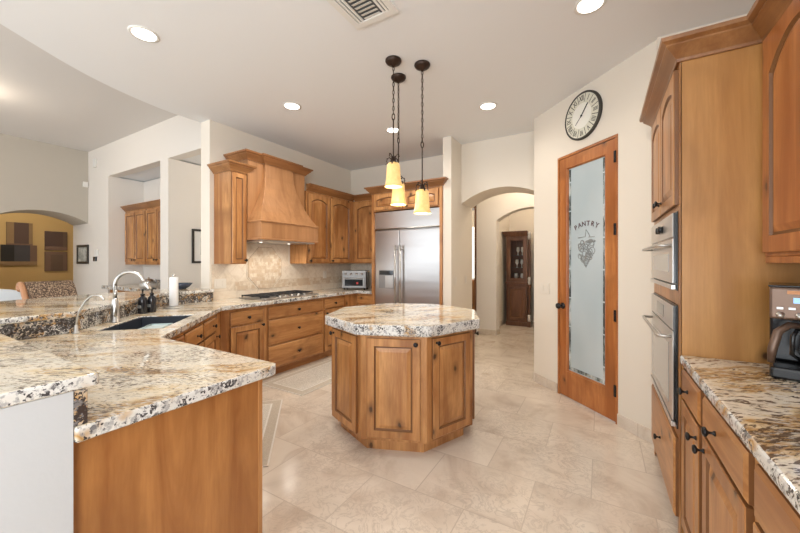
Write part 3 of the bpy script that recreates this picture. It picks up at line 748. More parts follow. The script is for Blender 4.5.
for y_ in (-.22, .22):  # lamps added under the hood to brighten the splashback
    MB().lathe([(.016, 1.626), (.016, 1.6235)], (.30, y_, 0), 20).build('added_hood_lamp', M['lamp_face'], t)
    l = bpy.data.lights.new('added_hood_light', 'SPOT'); l.energy = 9; l.spot_size = R(160); l.spot_blend = .8; l.color = (1, .93, .83); l.shadow_soft_size = .05
    lo_ = bpy.data.objects.new('added_hood_light', l); col.objects.link(lo_); lo_.parent = t; lo_.location = (.30, y_, 1.61)
sweep([(0.0, -.44), (.35, -.44), (.35, -.23), (.388, -.23), (.388, .23), (.35, .23), (.35, .46), (0, .46)], CROWN, 2.59).build('crown_molding', M['crown_y'], t)
bpy.context.view_layer.update()
# ---- fridge and enclosure
t = thing('refrigerator', 'large built-in stainless side-by-side refrigerator', 'refrigerator', (-2.945, 4.25, 0))
FW = 1.07
box(0, FW, .05, .66, .0, 2.125).build('body', M['steel'], t)
box(0.0, FW, .0, .05, 1.865, 2.125).build('top_panel', M['steel'], t, .006)
MB().tube([(0.003, -.004, 1.868), (FW - .003, -.004, 1.868)], .010, 8).build('panel_lip', M['chrome'], t)
d1 = box(.003, .427, .0, .05, .12, 1.845).build('freezer_door', M['steel'], t, .008)
d2 = box(.433, FW - .003, .0, .05, .12, 1.845).build('fridge_door', M['steel'], t, .008)
for d, x in ((d1, .388), (d2, .472)):
    MB().tube([(x, -.055, .72), (x, -.055, 1.62)], .015, 12).build('handle', M['chrome'], d)
    for z in (.78, 1.56): MB().tube([(x, .001, z), (x, -.05, z)], .009, 8).build('handle_post', M['chrome'], d)
w2 = box(.075, .335, -.004, .0, .99, 1.26).build('dispenser', M['dull_steel'], d1, .003)
box(.085, .325, -.006, -.0045, 1.19, 1.25).build('dispenser_display', M['darkglass'], d1)
box(.19, .325, -.010, -.0045, 1.0, 1.18).build('dispenser_flap', M['chrome'], d1)
box(0.02, FW - .02, .03, .05, .0, .10).build('grille', M['black'], t)
t = thing('fridge_enclosure', 'alder cabinet framing the fridge, two arched doors above it', 'cabinet', (-2.985, 4.22, 0))
box(0, .042, 0, .698, 0, 2.40).build('side_panel', M['wood'], t, .002)
box(1.112, 1.152, 0, .698, 0, 2.40).build('side_panel', M['wood'], t, .002)
box(.043, 1.111, .0, .698, 2.135, 2.40).build('body', M['wood'], t, .002)
door(t, .055, .545, 2.15, 2.375, (.505, 2.175), .03, fr=.045); door(t, .585, 1.10, 2.15, 2.375, (.625, 2.175), .03, fr=.045)
sweep([(0, .30), (0, 0), (1.152, 0), (1.152, .015)], CROWN, 2.40).build('crown_molding', M['crown'], t)
# ---- right base run (front X=.355, facing -X): local x runs toward -Y
def rb(name, lab, y0): return thing(name, lab, 'cabinet', (.355, y0, 0), R(-90))
t = rb('base_cabinet', 'alder base cabinet next to the oven tower, drawer over one door', 2.128)
carcass(t, 0, .372, .60, 0, CT); drawer(t, .008, .345, .725, .865, kx=.155); door(t, .008, .345, .11, .715, (.312, .66))
t = rb('base_cabinet', 'second alder base cabinet from the oven tower, drawer over one door', 1.755)
carcass(t, 0, .51, .60, 0, CT); drawer(t, .03, .485, .725, .865, kx=.21); door(t, .03, .485, .11, .715, (.062, .665))
t = rb('base_cabinet', 'alder base cabinet nearest the camera at the lower right', 1.244)
carcass(t, 0, .70, .60, 0, CT); drawer(t, .03, .67, .725, .865, kx=.4); door(t, .03, .34, .11, .715, (.31, .66)); door(t, .36, .67, .11, .715, (.39, .66))
# ---- oven tower (front X=.335)
t = thing('oven_cabinet', 'tall alder oven tower with crown molding and broad side panel', 'cabinet', (.335, 2.13, 0), R(90))
# here local x -> +Y, local y -> -X ; so depth is negative y
def tb(x0, x1, d0, d1, z0, z1): return (x0, x1, -d1, -d0, z0, z1)
TW = .935; TD = .62
box(*tb(0, .022, 0.004, TD, 0, 2.40)).build('side_panel', M['panel'], t, .001)
box(*tb(TW - .022, TW, 0, TD, 0, 2.40)).build('side_panel', M['wood'], t, .001)
mb = MB(); mb.box(*tb(.022, TW - .022, .02, TD, 1.68, 2.40)); mb.box(*tb(.022, TW - .022, .02, TD, 1.195, 1.215)); mb.box(*tb(.022, TW - .022, .02, TD, .10, .50)); mb.box(*tb(.022, TW - .022, .07, TD, 0, .10)); mb.box(*tb(.022, TW - .022, TD - .02, TD, .5, 1.68))
mb.build('body', M['wood'], t)
mb = MB()
for a in ((0, .05, 0, .02, .0, 2.40), (TW - .05, TW, 0, .02, .0, 2.40), (.05, TW - .05, 0, .02, 1.165, 1.235), (.05, TW - .05, 0, .02, 1.635, 1.68), (.05, TW - .05, 0, .02, .50, .545), (.05, TW - .05, 0, .02, 2.34, 2.40)): mb.box(a[0], a[1], -.0, .003, a[4], a[5])
mb.build('face_frame', M['wood'], t)
def flip(o):  # doors are modelled facing -y; the tower faces +y locally
    o.rotation_euler = (0, 0, PI); return o
def tdoor(fn, x0, x1, z0, z1, **kw):
    o = fn(t, -x1, -x0, z0, z1, **kw); flip(o); o.location = (0, .003, 0); return o
d = door(t, -(.465), -.03, 1.665, 2.335, (-.425, 1.73), .04); flip(d); d.location = (0, .003, 0)
d = door(t, -(TW - .03), -.475, 1.665, 2.335, (-.515, 1.73), .04); flip(d); d.location = (0, .003, 0)
d = drawer(t, -(TW - .03), -.03, .115, .505, True); flip(d); d.location = (0, .003, 0)
sweep([(TW - .0, .0), (TW, .005), (0, .005), (0, -.40)][1:] , [(a * 1.15, b * 1.15) for a, b in CROWN][::1], 2.36)
cr = [(a * .95, b * 1.05) for a, b in CROWN]
# path must keep the outside on the right of travel: start at far end, come back along the front, then along the side
o = sweep([(TW, -.05), (TW, .005), (0, .005), (0, -.285)][::-1], [(-a, b) for a, b in cr], 2.355)
o.build('crown_molding', M['crown'], t)
# ovens
def oven(name, lab, z0, z1, speed):
    s = thing(name, lab, 'oven', (.335, 2.13, 0), R(90))
    box(.053, TW - .053, -.55, -.021, z0 + .005, z1 - .005).build('cavity', M['black'], s)
    box(.035, TW - .035, .004, .010, z0, z1).build('trim_plate', M['black'], s, .001)
    f = .012
    box(.052, TW - .052, .010, .020, z0 + .036, z1 - .006).build('front_core', M['black'], s)
    d = box(.05, TW - .05, .0201, .012 + f, z0 + .035, z1 - .135).build('door', M['oven_steel'], s, .001)
    box(.16, TW - .16, .012 + f, .014 + f, z0 + .09, z1 - .21).build('window', M['ovenglass'], d, .001)
    zz = z1 - .168
    MB().tube([(.10, .012 + f, zz), (.10, .07, zz), (.115, .078, zz), (TW - .115, .078, zz), (TW - .10, .07, zz), (TW - .10, .012 + f, zz)], .0085, 10).build('handle', M['chrome'], d)
    c = box(.05, TW - .05, .0201, .012 + f, z1 - .125, z1 - .005).build('control_panel', M['oven_steel'], s, .003)
    if speed:
        for x in (.37, .47): MB().lathe([(.020, 0), (.019, .022), (.0, .024)], (x, .024, z1 - .065), 16, 'y').build('dial', M['black'], c)
    else:
        box(.33, .60, .024, .026, z1 - .10, z1 - .03).build('display', M['darkglass'], c)
    box(.05, TW - .05, .012, .03, z0 + .004, z0 + .028).build('vent_strip', M['oven_steel'], s, .002)
oven('built_in_microwave', 'upper stainless built-in oven of the tower, two black dials', 1.237, 1.633, True)
oven('wall_oven', 'lower stainless wall oven in the tower with long bar handle', .547, 1.163, False)
# ---- right upper cabinet
t = thing('wall_cabinet', 'alder wall cabinet above the coffee maker at far right', 'cabinet', (.628, 2.128, 0), R(-90))
carcass(t, 0, 1.95, .33, 1.405, 2.40, False, M['wood_door'])
door(t, .035, .60, 1.42, 2.345, (.555, 1.46), .10, m=M['wood_door'], fr=.07); door(t, .61, 1.17, 1.42, 2.345, (.66, 1.46), .10, m=M['wood_door'], fr=.07); door(t, 1.2, 1.9, 1.42, 2.345, None, .10, m=M['wood_door'], fr=.07)
box(0, 1.95, .0, .02, 1.375, 1.405).build('light_rail', M['wood_door'], t, .004)
sweep([(0.0, 0), (1.95, 0)], cr, 2.355).build('crown_molding', M['crown'], t)
# ---- coffee maker
t = thing('coffee_maker', 'bronze drip coffee maker with glass carafe on the right worktop', 'coffee maker', (.569, 1.888, .931), R(-17))
box(0.0, .30, -.02, .20, 0, .045).build('base', M['black'], t, .01)
box(.0, .30, .12, .22, .045, .27).build('tower', M['black'], t, .01)
box(.0, .155, -.06, .20, .235, .355).build('brew_head', M['coffee'], t, .008)
box(.16, .31, -.06, .20, .235, .355).build('water_tank', M['coffee'], t, .008)
box(-.003, .313, -.064, .20, .355, .362).build('lid', M['black'], t, .003)
box(.045, .10, -.0625, -.06, .33, .343).build('maker_badge', M['tag'], t)
dsp = box(.060, .086, -.064, -.06, .297, .317).build('display', M['screen'], t)
for k in range(4): box(.018 + k * .03, .036 + k * .03, -.064, -.06, .272, .281).build('button', M['chrome'], t, .001)
for k in range(3): MB().lathe([(.012, 0), (.011, -.006), (0, -.007)], (.028 + k * .048, -.06, .252), 14, 'y').build('dial', M['chrome'], t)
cf = MB().lathe([(.055, 0), (.075, .02), (.078, .07), (.07, .11), (.056, .145), (.056, .165)], (.155, .03, .047), 28).build('carafe', M['darkglass'], t)
MB().lathe([(.058, .135), (.060, .15), (.058, .17), (.03, .18), (.0, .181)], (.155, .03, .047), 28).build('carafe_lid', M['black'], cf)
MB().tube([(.105, .02, .205), (.05, -.03, .212), (.022, -.05, .185), (.008, -.06, .12), (.004, -.06, .07)], [.010, .013, .014, .014, .010], 10).build('carafe_handle', M['coffee'], cf)
MB().tube([(.075, .0, .20), (.06, -.015, .17), (.058, -.015, .10), (.085, .01, .075)], .007, 8).build('handle_inset', M['black'], cf)

# ------------------------------------------------------------------ island
ang = -R(8.2)                     # front face in camera frame
ca, sa = math.cos(math.atan(201 / 341)), math.sin(math.atan(201 / 341))
def cam2w(l, d): return (l * ca - d * sa, l * sa + d * ca)
ic = cam2w(.035, 3.0)
t = thing('kitchen_island', 'octagonal alder kitchen island with thick granite top', 'kitchen island', (*ic, 0), math.atan(201 / 341) + ang)
AP = .575; S = AP * 2 * math.tan(R(22.5)); RC = AP / math.cos(R(22.5))
octp = lambda r: [(r * math.cos(R(22.5 + 45 * k)), r * math.sin(R(22.5 + 45 * k))) for k in range(8)]
MB().prism(octp(RC), .10, .858).build('body', M['wood'], t, .002)
MB().prism(octp(RC - .075), 0, .0999).build('toe_kick', M['wood'], t)
for k in range(8):
    # local door frame facing outward at angle th; door faces -y
    th = 45 * k
    x0, x1 = -S / 2 + .045, S / 2 - .045
    kx = x1 - .03 if th == 0 else x0 + .03
    d = door(t, x0, x1, .125, .835, (kx, .805), fr=.055)
    d.location = (AP * math.sin(R(th)), -AP * math.cos(R(th)), 0); d.rotation_euler = (0, 0, R(th))
# stone top with rounded corners
rt = RC + .062
pts = []
for k in range(8):
    a0 = 22.5 + 45 * k
    for j in (-1, -.35, .35, 1):
        a = R(a0 + j * 3.2); q = rt * (1 - .006 * (1 - abs(j)) - .0) * (math.cos(R(22.5)) / math.cos(R(abs(abs(j) * 3.2 - 22.5)))) if abs(j) == 1 else rt * .992
        pts.append((q * math.cos(a), q * math.sin(a)))
slab(pts, .859, .94).build('stone_top', GR, t, .014, seg=3)

# ------------------------------------------------------------------ pantry door
o0 = P0 + PD * (dA + .001); 
t = thing('door_1', 'alder pantry door with tall etched glass pane reading PANTRY', 'door', (o0.x, o0.y, 0), math.atan2(PD.y, PD.x)); t['kind'] = 'structure'
DW = dB - dA - .002
# local: x along the wall to the right, y into the wall
box(0, .022, -.004, .10, 0, DH - .002).build('jamb', M['wood_door'], t, .002); box(DW - .022, DW, -.004, .10, 0, DH - .002).build('jamb', M['wood_door'], t, .002)
box(.0221, DW - .0221, -.004, .10, DH - .026, DH - .002).build('head_jamb', M['wood_door'], t, .002)
x0, x1, z0, z1 = .026, DW - .026, .012, DH - .03
gx0, gx1, gz0, gz1 = x0 + .115, x1 - .115, .285, DH - .15
dm = MB(); lo = [dloop(x0, x1, z0, z1, .035), dloop(x0, x1, z0, z1, .003), dloop(x0 + .002, x1 - .002, z0 + .002, z1 - .002, .0), dloop(gx0 - .016, gx1 + .016, gz0 - .016, gz1 + .016, .0),
      dloop(gx0 - .012, gx1 + .012, gz0 - .012, gz1 + .012, -.004), dloop(gx0 - .006, gx1 + .006, gz0 - .006, gz1 + .006, .002), dloop(gx0, gx1, gz0, gz1, .012), dloop(gx0, gx1, gz0, gz1, .035)]
mbx = MB().loops(lo, False, False); n = len(lo[0]); k0 = 0; k7 = 7 * n
for k in range(n): mbx.f.append([k, k7 + k, k7 + (k + 1) % n, (k + 1) % n]); mbx.mi.append(0); mbx.sm.append(False)
leaf = mbx.build('door_leaf', M['wood_door'], t)
gl = box(gx0 - .001, gx1 + .001, .018, .026, gz0 - .001, gz1 + .001).build('glass', M['frost'], t)
gl['label'] = 'pale frosted glass pane with clear etched border'
mbx = MB(); bw = .028
mbx.box(gx0 + .004, gx0 + bw, .0155, .018, gz0 + .01, gz1 - .01); mbx.box(gx1 - bw, gx1 - .004, .0155, .018, gz0 + .01, gz1 - .01)
mbx.box(gx0 + bw, gx1 - bw, .0155, .018, gz0 + .01, gz0 + .04)
mbx.build('glass_border', M['glass_clear'], t)
mbx = MB()
for z in [gz0 + .15 + .29 * k for k in range(7)]: mbx.box(gx0 + .002, gx0 + .034, .0145, .0155, z, z + .012); mbx.box(gx1 - .034, gx1 - .002, .0145, .0155, z, z + .012)
mbx.build('border_marks', M['frost'], t)
cx = (gx0 + gx1) / 2; chs = []; rad = .29
for i, ch in enumerate('PANTRY'):
    a = (i - 2.5) * R(10.5)
    mx = Matrix.Translation((cx + rad * math.sin(a), .0150, 1.745 - rad + rad * math.cos(a))) @ Matrix.Rotation(a, 4, 'Y') @ Matrix.Rotation(R(90), 4, 'X')
    chs.append((ch, .066, mx))
letters(chs, 'lettering', M['etch_red'], t)
# etched basket of fruit
mbx = MB(); rnd = random.Random(3); fz = 1.50
def ring(cx_, cz_, r, w=.0024, n=14, sq=1.): mbx.tube([(cx_ + r * math.cos(2 * PI * k / n), .016, cz_ + r * sq * math.sin(2 * PI * k / n)) for k in range(n)], w, 5, True)
for k in range(30): ring(cx + rnd.uniform(-.085, .075), fz + rnd.uniform(-.10, .07), rnd.uniform(.012, .032))
for k in range(10): ring(cx + .05 + rnd.uniform(-.05, .05), fz + .08 + rnd.uniform(-.015, .015), rnd.uniform(.012, .022), .004, 10, .4)
for k in range(7): mbx.tube([(cx - .09 + .012 * k, .016, fz - .04 - .018 * k), (cx, .016, fz - .075 - .016 * k), (cx + .095 - .014 * k, .016, fz - .04 - .018 * k)], .0034, 5)
mbx.tube([(cx - .10, .016, fz + .115), (cx - .02, .016, fz + .12)], .003, 5); mbx.tube([(cx + .03, .016, fz + .115), (cx + .10, .016, fz + .115)], .003, 5)
mbx.tube([(cx - .01, .016, fz + .12), (cx + .0, .016, fz + .19), (cx + .03, .016, fz + .15), (cx + .045, .016, fz + .12)], .0025, 5)
mbx.build('fruit_etching', M['etch'], t)
for z in (.28, .92, 1.66, 2.28): box(DW - .034, DW - .012, -.012, -.003, z - .05, z + .05).build('hinge', M['black'], t, .002)
kb = MB().lathe([(.032, 0), (.032, -.006), (.012, -.010), (.012, -.035), (.026, -.045), (.031, -.058), (.026, -.070), (.0, -.074)], (x0 + .05, 0, .93), 20, 'y').build('door_handle', M['knob'], t)
# ---- clock
cc = P0 + PD * ((Vector((-.156, 3.676)) - P0).dot(PD)) + PN * .001
t = thing('wall_clock', 'round cream wall clock with Roman numerals above the pantry door', 'clock', (cc.x, cc.y, 2.772), math.atan2(PD.y, PD.x))
r = .222
MB().lathe([(r, 0), (r, -.022), (r - .006, -.028), (r - .016, -.028), (r - .02, -.02)], (0, 0, 0), 48, 'y').build('rim', M['dark_ink'], t)
MB().lathe([(r - .017, -.0205), (r - .017, -.0225)], (0, 0, 0), 48, 'y', False).build('face', M['cream'], t)
MB().lathe([(r * .53, -.0226), (r * .53, -.0236)], (0, 0, 0), 48, 'y', False).build('centre_disc', M['cream_in'], t)
chs = []
for i, s in enumerate(['XII', 'I', 'II', 'III', 'IIII', 'V', 'VI', 'VII', 'VIII', 'IX', 'X', 'XI']):
    a = R(30 * i); mx = Matrix.Rotation(a, 4, 'Y') @ Matrix.Translation((0, -.0235, r * .73)) @ Matrix.Rotation(R(90), 4, 'X') @ Matrix.Diagonal((.8, 1.25, 1, 1))
    chs.append((s, .058, mx))
letters(chs, 'numerals', M['dark_ink'], t)
mbx = MB()
for i in range(12):
    a = R(30 * i + 15); mbx.add([Matrix.Rotation(a, 4, 'Y') @ Vector(v) for v in ((-.003, -.0232, r * .56), (.003, -.0232, r * .56), (.003, -.0232, r * .90), (-.003, -.0232, r * .90))], [(0, 1, 2, 3)])
mbx.build('minute_ring', M['dark_ink'], t, fix=False)
def hand(a, l, w, nm):
    m = Matrix.Rotation(R(a), 4, 'Y'); mb = MB().box(-w / 2, w / 2, -.0275, -.0255, -.02, l); mb.v = [m @ v for v in mb.v]; mb.build(nm, M['black'], t)
hand(41, .12, .011, 'hour_hand'); hand(228, .10, .005, 'minute_hand')
MB().lathe([(.010, -.024), (.010, -.030)], (0, 0, 0), 16, 'y').build('hub', M['black'], t)

# ------------------------------------------------------------------ pendants
def pendant(lab, x, y, zb, phase):
    """zb = height of the shade's lower rim"""
    t = thing('pendant_lamp', lab, 'pendant lamp', (x, y, 0), R(phase), 'pendant lamps over the island')
    MB().lathe([(.066, CEIL - .001), (.068, CEIL - .012), (.060, CEIL - .026), (.040, CEIL - .040), (.014, CEIL - .048), (.008, CEIL - .06)], (0, 0, 0), 28).build('canopy', M['bronze'], t)
    zs = zb + .20     # top of the shade
    zr = zs + .36     # top of the rod
    mb = MB().tube([(0, 0, zs + .01), (0, 0, zr)], .0055, 8)
    mb.tube([(.012 * math.cos(2 * PI * k / 12), 0, zr + .02 + .026 * math.sin(2 * PI * k / 12)) for k in range(12)], .0045, 6, True)
    mb.build('rod', M['bronze'], t)
    mb = MB(); z = zr + .04; k = 0
    top = CEIL - .055
    nlk = max(3, round((top - z) / .034)); st = (top - z) / nlk
    for k in range(nlk):
        c = z + st * (k + .5); pts = []
        for j in range(10):
            a = 2 * PI * j / 10; u = .0085 * math.cos(a); v = (st * .62) * math.sin(a)
            pts.append((u, 0, c + v) if k % 2 else (0, u, c + v))
        mb.tube(pts, .0026, 5, True)
    mb.tube([(0, 0, z), (.004, .004, (z + top) / 2), (0, 0, top)], .0018, 5)
    mb.build('chain', M['bronze'], t)
    mb = MB().lathe([(.008, zs + .05), (.020, zs + .04), (.024, zs + .015), (.030, zs + .005), (.034, zs - .008)], (0, 0, 0), 20)
    for k in range(6):
        a = 2 * PI * k / 6; ca_, sa_ = math.cos(a), math.sin(a)
        cur = [(.015, .03), (.035, .045), (.052, .035), (.058, .012), (.050, -.002), (.066, -.012)] if k % 2 else [(.012, .035), (.025, .062), (.042, .066), (.050, .05), (.040, .042)]
        if k == 1: cur += [(.074, -.04), (.070, -.07), (.078, -.095), (.074, -.11)]
        mb.tube([(ca_ * q, sa_ * q, zs + h) for q, h in cur], .0042, 6)
        q, h = cur[2]; mb.lathe([(.002, -.006), (.009, 0), (.002, .006)], (ca_ * q, sa_ * q, zs + h), 8)
    mb.box(-.006, .006, -.052, -.044, zs - .03, zs + .005)
    mb.build('vine_holder', M['bronze'], t)
    sh = MB().lathe([(.030, zs), (.046, zs - .006), (.054, zs - .025), (.057, zs - .07), (.060, zs - .12), (.066, zs - .17), (.074, zs - .20), (.070, zs - .20), (.062, zs - .17), (.056, zs - .12), (.053, zs - .07), (.050, zs - .025), (.03, zs - .01)], (0, 0, 0), 32).build('shade', M['amber'], t)
    MB().lathe([(.0, zs - .165), (.02, zs - .16), (.028, zs - .13), (.022, zs - .09), (.013, zs - .06), (.013, zs - .02)], (0, 0, 0), 16).build('bulb', M['bulb'], t)
    l = bpy.data.lights.new('pendant_light', 'POINT'); l.energy = 3; l.color = (1, .8, .55); l.shadow_soft_size = .03
    lo_ = bpy.data.objects.new('pendant_light', l); col.objects.link(lo_); lo_.parent = t; lo_.location = (0, 0, zs - .21)
pendant('amber glass pendant lamp hanging highest of the three over the island', -1.478, 2.40, 2.00, 20)
pendant('amber glass pendant lamp partly behind the highest one, middle height', -1.572, 2.64, 1.895, 80)
pendant('amber glass pendant lamp hanging lowest, at the right of the three', -1.30, 2.575, 1.79, 50)
# ------------------------------------------------------------------ downlights
for (x, y, lab, pw_) in ((-2.884, 1.2, 'recessed ceiling light near the curved ceiling edge at upper left', 56), (-2.85, 2.558, 'recessed ceiling light in front of the range hood', 66),
        (-1.042, 3.623, 'recessed ceiling light in front of the arched passage', 34), (-.061, 2.526, 'recessed ceiling light at the top of the photo near the oven tower', 24),
        (-2.267, 3.672, 'recessed ceiling light seen behind the pendant chains', 40)):
    t = thing('recessed_light', lab, 'ceiling light', (x, y, CEIL), 0, 'recessed kitchen ceiling lights')
    MB().lathe([(.095, 0), (.095, -.004), (.078, -.007), (.074, -.002)], (0, 0, 0), 32).build('trim_ring', M['white'], t)
    MB().lathe([(.074, -.002), (.074, -.0045)], (0, 0, 0), 32, 'z', False).build('lens', M['lamp_face'], t)
    l = bpy.data.lights.new('downlight', 'SPOT'); l.energy = pw_; l.spot_size = R(165); l.spot_blend = .9; l.color = (1, .93, .83); l.shadow_soft_size = .07
    lo_ = bpy.data.objects.new('downlight', l); col.objects.link(lo_); lo_.parent = t; lo_.location = (0, 0, -.02)
# unseen point lights added to light the other rooms
for x, y, z, e in ((-11.5, 2.3, 3.0, 60), (-5.0, 4.2, 3.0, 22), (-1.1, 5.8, 3.0, 26), (-1.2, 7.3, 3.0, 22), (-2.6, 7.4, 3.0, 15), (-7, .8, 3.5, 25)):
    l = bpy.data.lights.new('added_room_light', 'POINT'); l.energy = e; l.color = (1, .86, .68); l.shadow_soft_size = .12
    o = bpy.data.objects.new('added_room_light', l); col.objects.link(o); o.location = (x, y, z)
# ---- ceiling vent
t = thing('ceiling_vent', 'white louvred air vent in the kitchen ceiling', 'vent', (-1.328, 1.655, CEIL), R(0))
x0, x1, y0, y1 = -.172, .172, -.15, .29
mb = MB(); mb.box(x0, x1, y0, y0 + .045, -.012, 0); mb.box(x0, x1, y1 - .045, y1, -.012, 0); mb.box(x0, x0 + .045, y0 + .045, y1 - .045, -.012, 0); mb.box(x1 - .045, x1, y0 + .045, y1 - .045, -.012, 0)
mb.build('frame', M['white'], t)
M['ventgrey'] = mat('vent_shadow_grey', (.10, .10, .10), .7)
box(x0 + .04, x1 - .04, y0 + .04, y1 - .04, -.002, -.001).build('backing', M['ventgrey'], t)
for k in range(6):
    z = -.010; y = y0 + .20 + k * .034
    MB().add([(x0 + .11, y, z), (x1 - .11, y, z), (x1 - .11, y + .022, z + .007), (x0 + .11, y + .022, z + .007), (x0 + .11, y, z - .002), (x1 - .11, y, z - .002), (x1 - .11, y + .022, z + .005), (x0 + .11, y + .022, z + .005)],
        [(0, 1, 2, 3), (4, 5, 6, 7), (0, 1, 5, 4), (2, 3, 7, 6), (1, 2, 6, 5), (0, 3, 7, 4)]).build('slat', M['white'], t)
for xx in (x0 + .06, x0 + .085, x1 - .085, x1 - .06): box(xx - .008, xx + .008, y0 + .045, y1 - .045, -.011, -.004).build('slat', M['white'], t)
for k in range(4): box(x0 + .11, x1 - .11, y0 + .05 + k * .03, y0 + .066 + k * .03, -.011, -.004).build('slat', M['white'], t)

# ------------------------------------------------------------------ rugs
def rug(lab, loc, rz, w, l):
    t = thing('kitchen_mat', lab, 'rug', loc, rz)
    box(0, w, 0, l, .001, .007).build('edging', M['rug_edge'], t)
    box(.012, w - .012, .012, l - .012, .007, .0085).build('border', M['rug_band'], t)
    box(.085, w - .085, .085, l - .085, .0085, .0095).build('inner_line', M['rug_edge'], t)
    box(.10, w - .10, .10, l - .10, .0095, .0105).build('field', M['rug_field'], t)
a = Vector((-1.93, 1.53)); b = Vector((-2.74, 2.34))
rug('pale bordered mat on the floor in front of the sink, beside the peninsula', (b.x, b.y, 0), math.atan2((a - b).y, (a - b).x) - PI / 2 - PI / 2 + PI / 2 if 0 else R(135) + PI / 2, .47, (a - b).length) if 0 else None
# local x -> toward the sink (-.707,-.707); local y -> along the edge
rug('pale bordered mat on the floor in front of the sink, beside the peninsula', (b.x, b.y, 0), R(225), .46, (a - b).length)
rug('pale bordered mat on the floor below the cooktop drawers', (-3.29, 2.51, 0), 0, .64, 1.35)

# ------------------------------------------------------------------ china cabinet in the far room
t = thing('china_cabinet', 'dark walnut china cabinet with glass doors in the far room', 'china cabinet', (-1.80, 7.62, 0))
box(0.0, .46, .0, .42, 0, .09).build('plinth', M['walnut'], t, .006)
box(.01, .45, .015, .42, .09, .90).build('lower_body', M['walnut'], t, .003)
door(t, .05, .41, .13, .84, None, 0, M['walnut'], .05, y=.015)
box(-.005, .465, -.01, .43, .90, .95).build('waist_molding', M['walnut'], t, .008)
mb = MB(); mb.box(.01, .04, .02, .41, .95, 1.93); mb.box(.42, .45, .02, .41, .95, 1.93); mb.box(.04, .42, .38, .41, .95, 1.93)
mb.build('upper_case', M['walnut'], t)
mb = MB()
for z in (1.25, 1.52): mb.box(.04, .42, .06, .38, z, z + .008)
mb.build('shelf', M['ovenglass'], t)
mb = MB(); mb.box(.04, .10, .02, .035, .95, 1.93); mb.box(.36, .42, .02, .035, .95, 1.93); mb.box(.10, .36, .02, .035, 1.84, 1.93); mb.box(.10, .36, .02, .035, .95, 1.03)
gd = mb.build('glass_door', M['walnut'], t, .002)
sweep([(0.0, .42), (0, 0), (.46, 0)], [(a * .8, b * 1.2) for a, b in CROWN], 1.93).build('cornice', M['walnut'], t)
box(.0, .46, .0, .42, 1.925, 2.03).build('top', M['walnut'], t)
M['pewter'] = mat('silvered_carving', (.60, .58, .55), .35, .3)
for x in (.49, .62):
    mb = MB().box(x - .035, x + .035, -.04, .10, 0, .12)
    mb.lathe([(.028, .12), (.034, .14), (.024, .18), (.024, .80), (.034, .84), (.034, .92), (.024, .96), (.024, 1.85), (.03, 1.88)], (x, .02, 0), 12)
    mb.build('fluted_column', M['walnut'], t)
    for z in (1.86, .90, .10): MB().lathe([(.030, z), (.040, z + .05), (.030, z + .09), (.044, z + .13), (.02, z + .16)], (x, .015, 0), 12).build('carved_capital', M['pewter'], t)
box(.66, 1.25, -.10, .42, 0, .95).build('centre_base', M['walnut'], t, .004)
box(.66, 1.25, -.08, .42, .95, 2.03).build('centre_case', M['walnut'], t, .004)
for k, (x, z, r_) in enumerate(((.20, 1.258, .04), (.30, 1.258, .03), (.22, 1.528, .035), (.18, .951, .05), (.31, .951, .04), (.31, 1.528, .03))):
    o = MB().lathe([(r_ * .5, 0), (r_ * .2, .02), (r_ * .25, .06), (r_, .10), (r_ * .8, .17), (r_ * .7, .18)], (0, 0, 0), 16).build('goblet' if k % 2 else 'vase', M['white'] if k != 3 else M['pewter'], loc=(-1.80 + x, 7.62 + .2, z))
    tag(o, ['small pale vase on the lower glass shelf of the china cabinet', 'pale goblet on the lower glass shelf of the china cabinet', 'pale vase on the upper glass shelf of the china cabinet', 'silver vase on the floor of the china cabinet', 'pale vase on the floor of the china cabinet', 'pale goblet on the upper glass shelf of the china cabinet'][k], 'vase' if k != 1 and k != 5 else 'goblet', 'glassware in the china cabinet')
# sideboard beyond the far doorway
o = thing('sideboard', 'small alder cupboard under the bright window beyond the arch', 'cabinet', (-3.0, 7.9, 0))
carcass(o, 0, .85, .38, 0, .95); door(o, .03, .41, .12, .92); door(o, .44, .82, .12, .92)

# ------------------------------------------------------------------ family room things
# nook cabinets
t = thing('wall_cabinet', 'alder wall cabinet with three doors in the far alcove', 'cabinet', (-8.18, 3.08, 0))
carcass(t, 0, 1.9, .315, 1.33, 2.38, False)
for k, (a, b_, kx) in enumerate(((.03, .43, .39), (.45, .85, .49), (.88, 1.28, 1.24), (1.30, 1.70, 1.34))): door(t, a, b_, 1.38, 2.34, (kx, 1.42), .0)
sweep([(0.0, 0), (1.9, 0)], CROWN, 2.38).build('crown_molding', M['crown'], t)
t = thing('base_cabinet', 'alder base cabinet with granite top in the far alcove', 'cabinet', (-8.18, 2.84, 0))
carcass(t, 0, 1.93, .55, 0, .864); door(t, .05, .65, .12, .85); door(t, .68, 1.28, .12, .85); door(t, 1.3, 1.9, .12, .85)
slab([(-.12, -.10), (1.93, -.10), (1.93, .555), (-.0, .555), (-.0, -.035), (-.12, -.035)], .865, .93).build('stone_top', GR, t, .006)
box(0, 1.93, .54, .555, .93, 1.03).build('upstand', M['granite_bold'], t)
t = thing('covered_dish', 'silver domed dish on the granite of the far alcove', 'dish', (-7.0, 2.98, .931))
MB().lathe([(.12, 0), (.13, .01), (.13, .07), (.12, .075)], (0, 0, 0), 24).build('box', M['pewter'], t)
MB().lathe([(.11, .076), (.10, .11), (.06, .14), (.015, .15), (.02, .17), (.0, .18)], (0, 0, 0), 24).build('lid', M['chrome'], t)
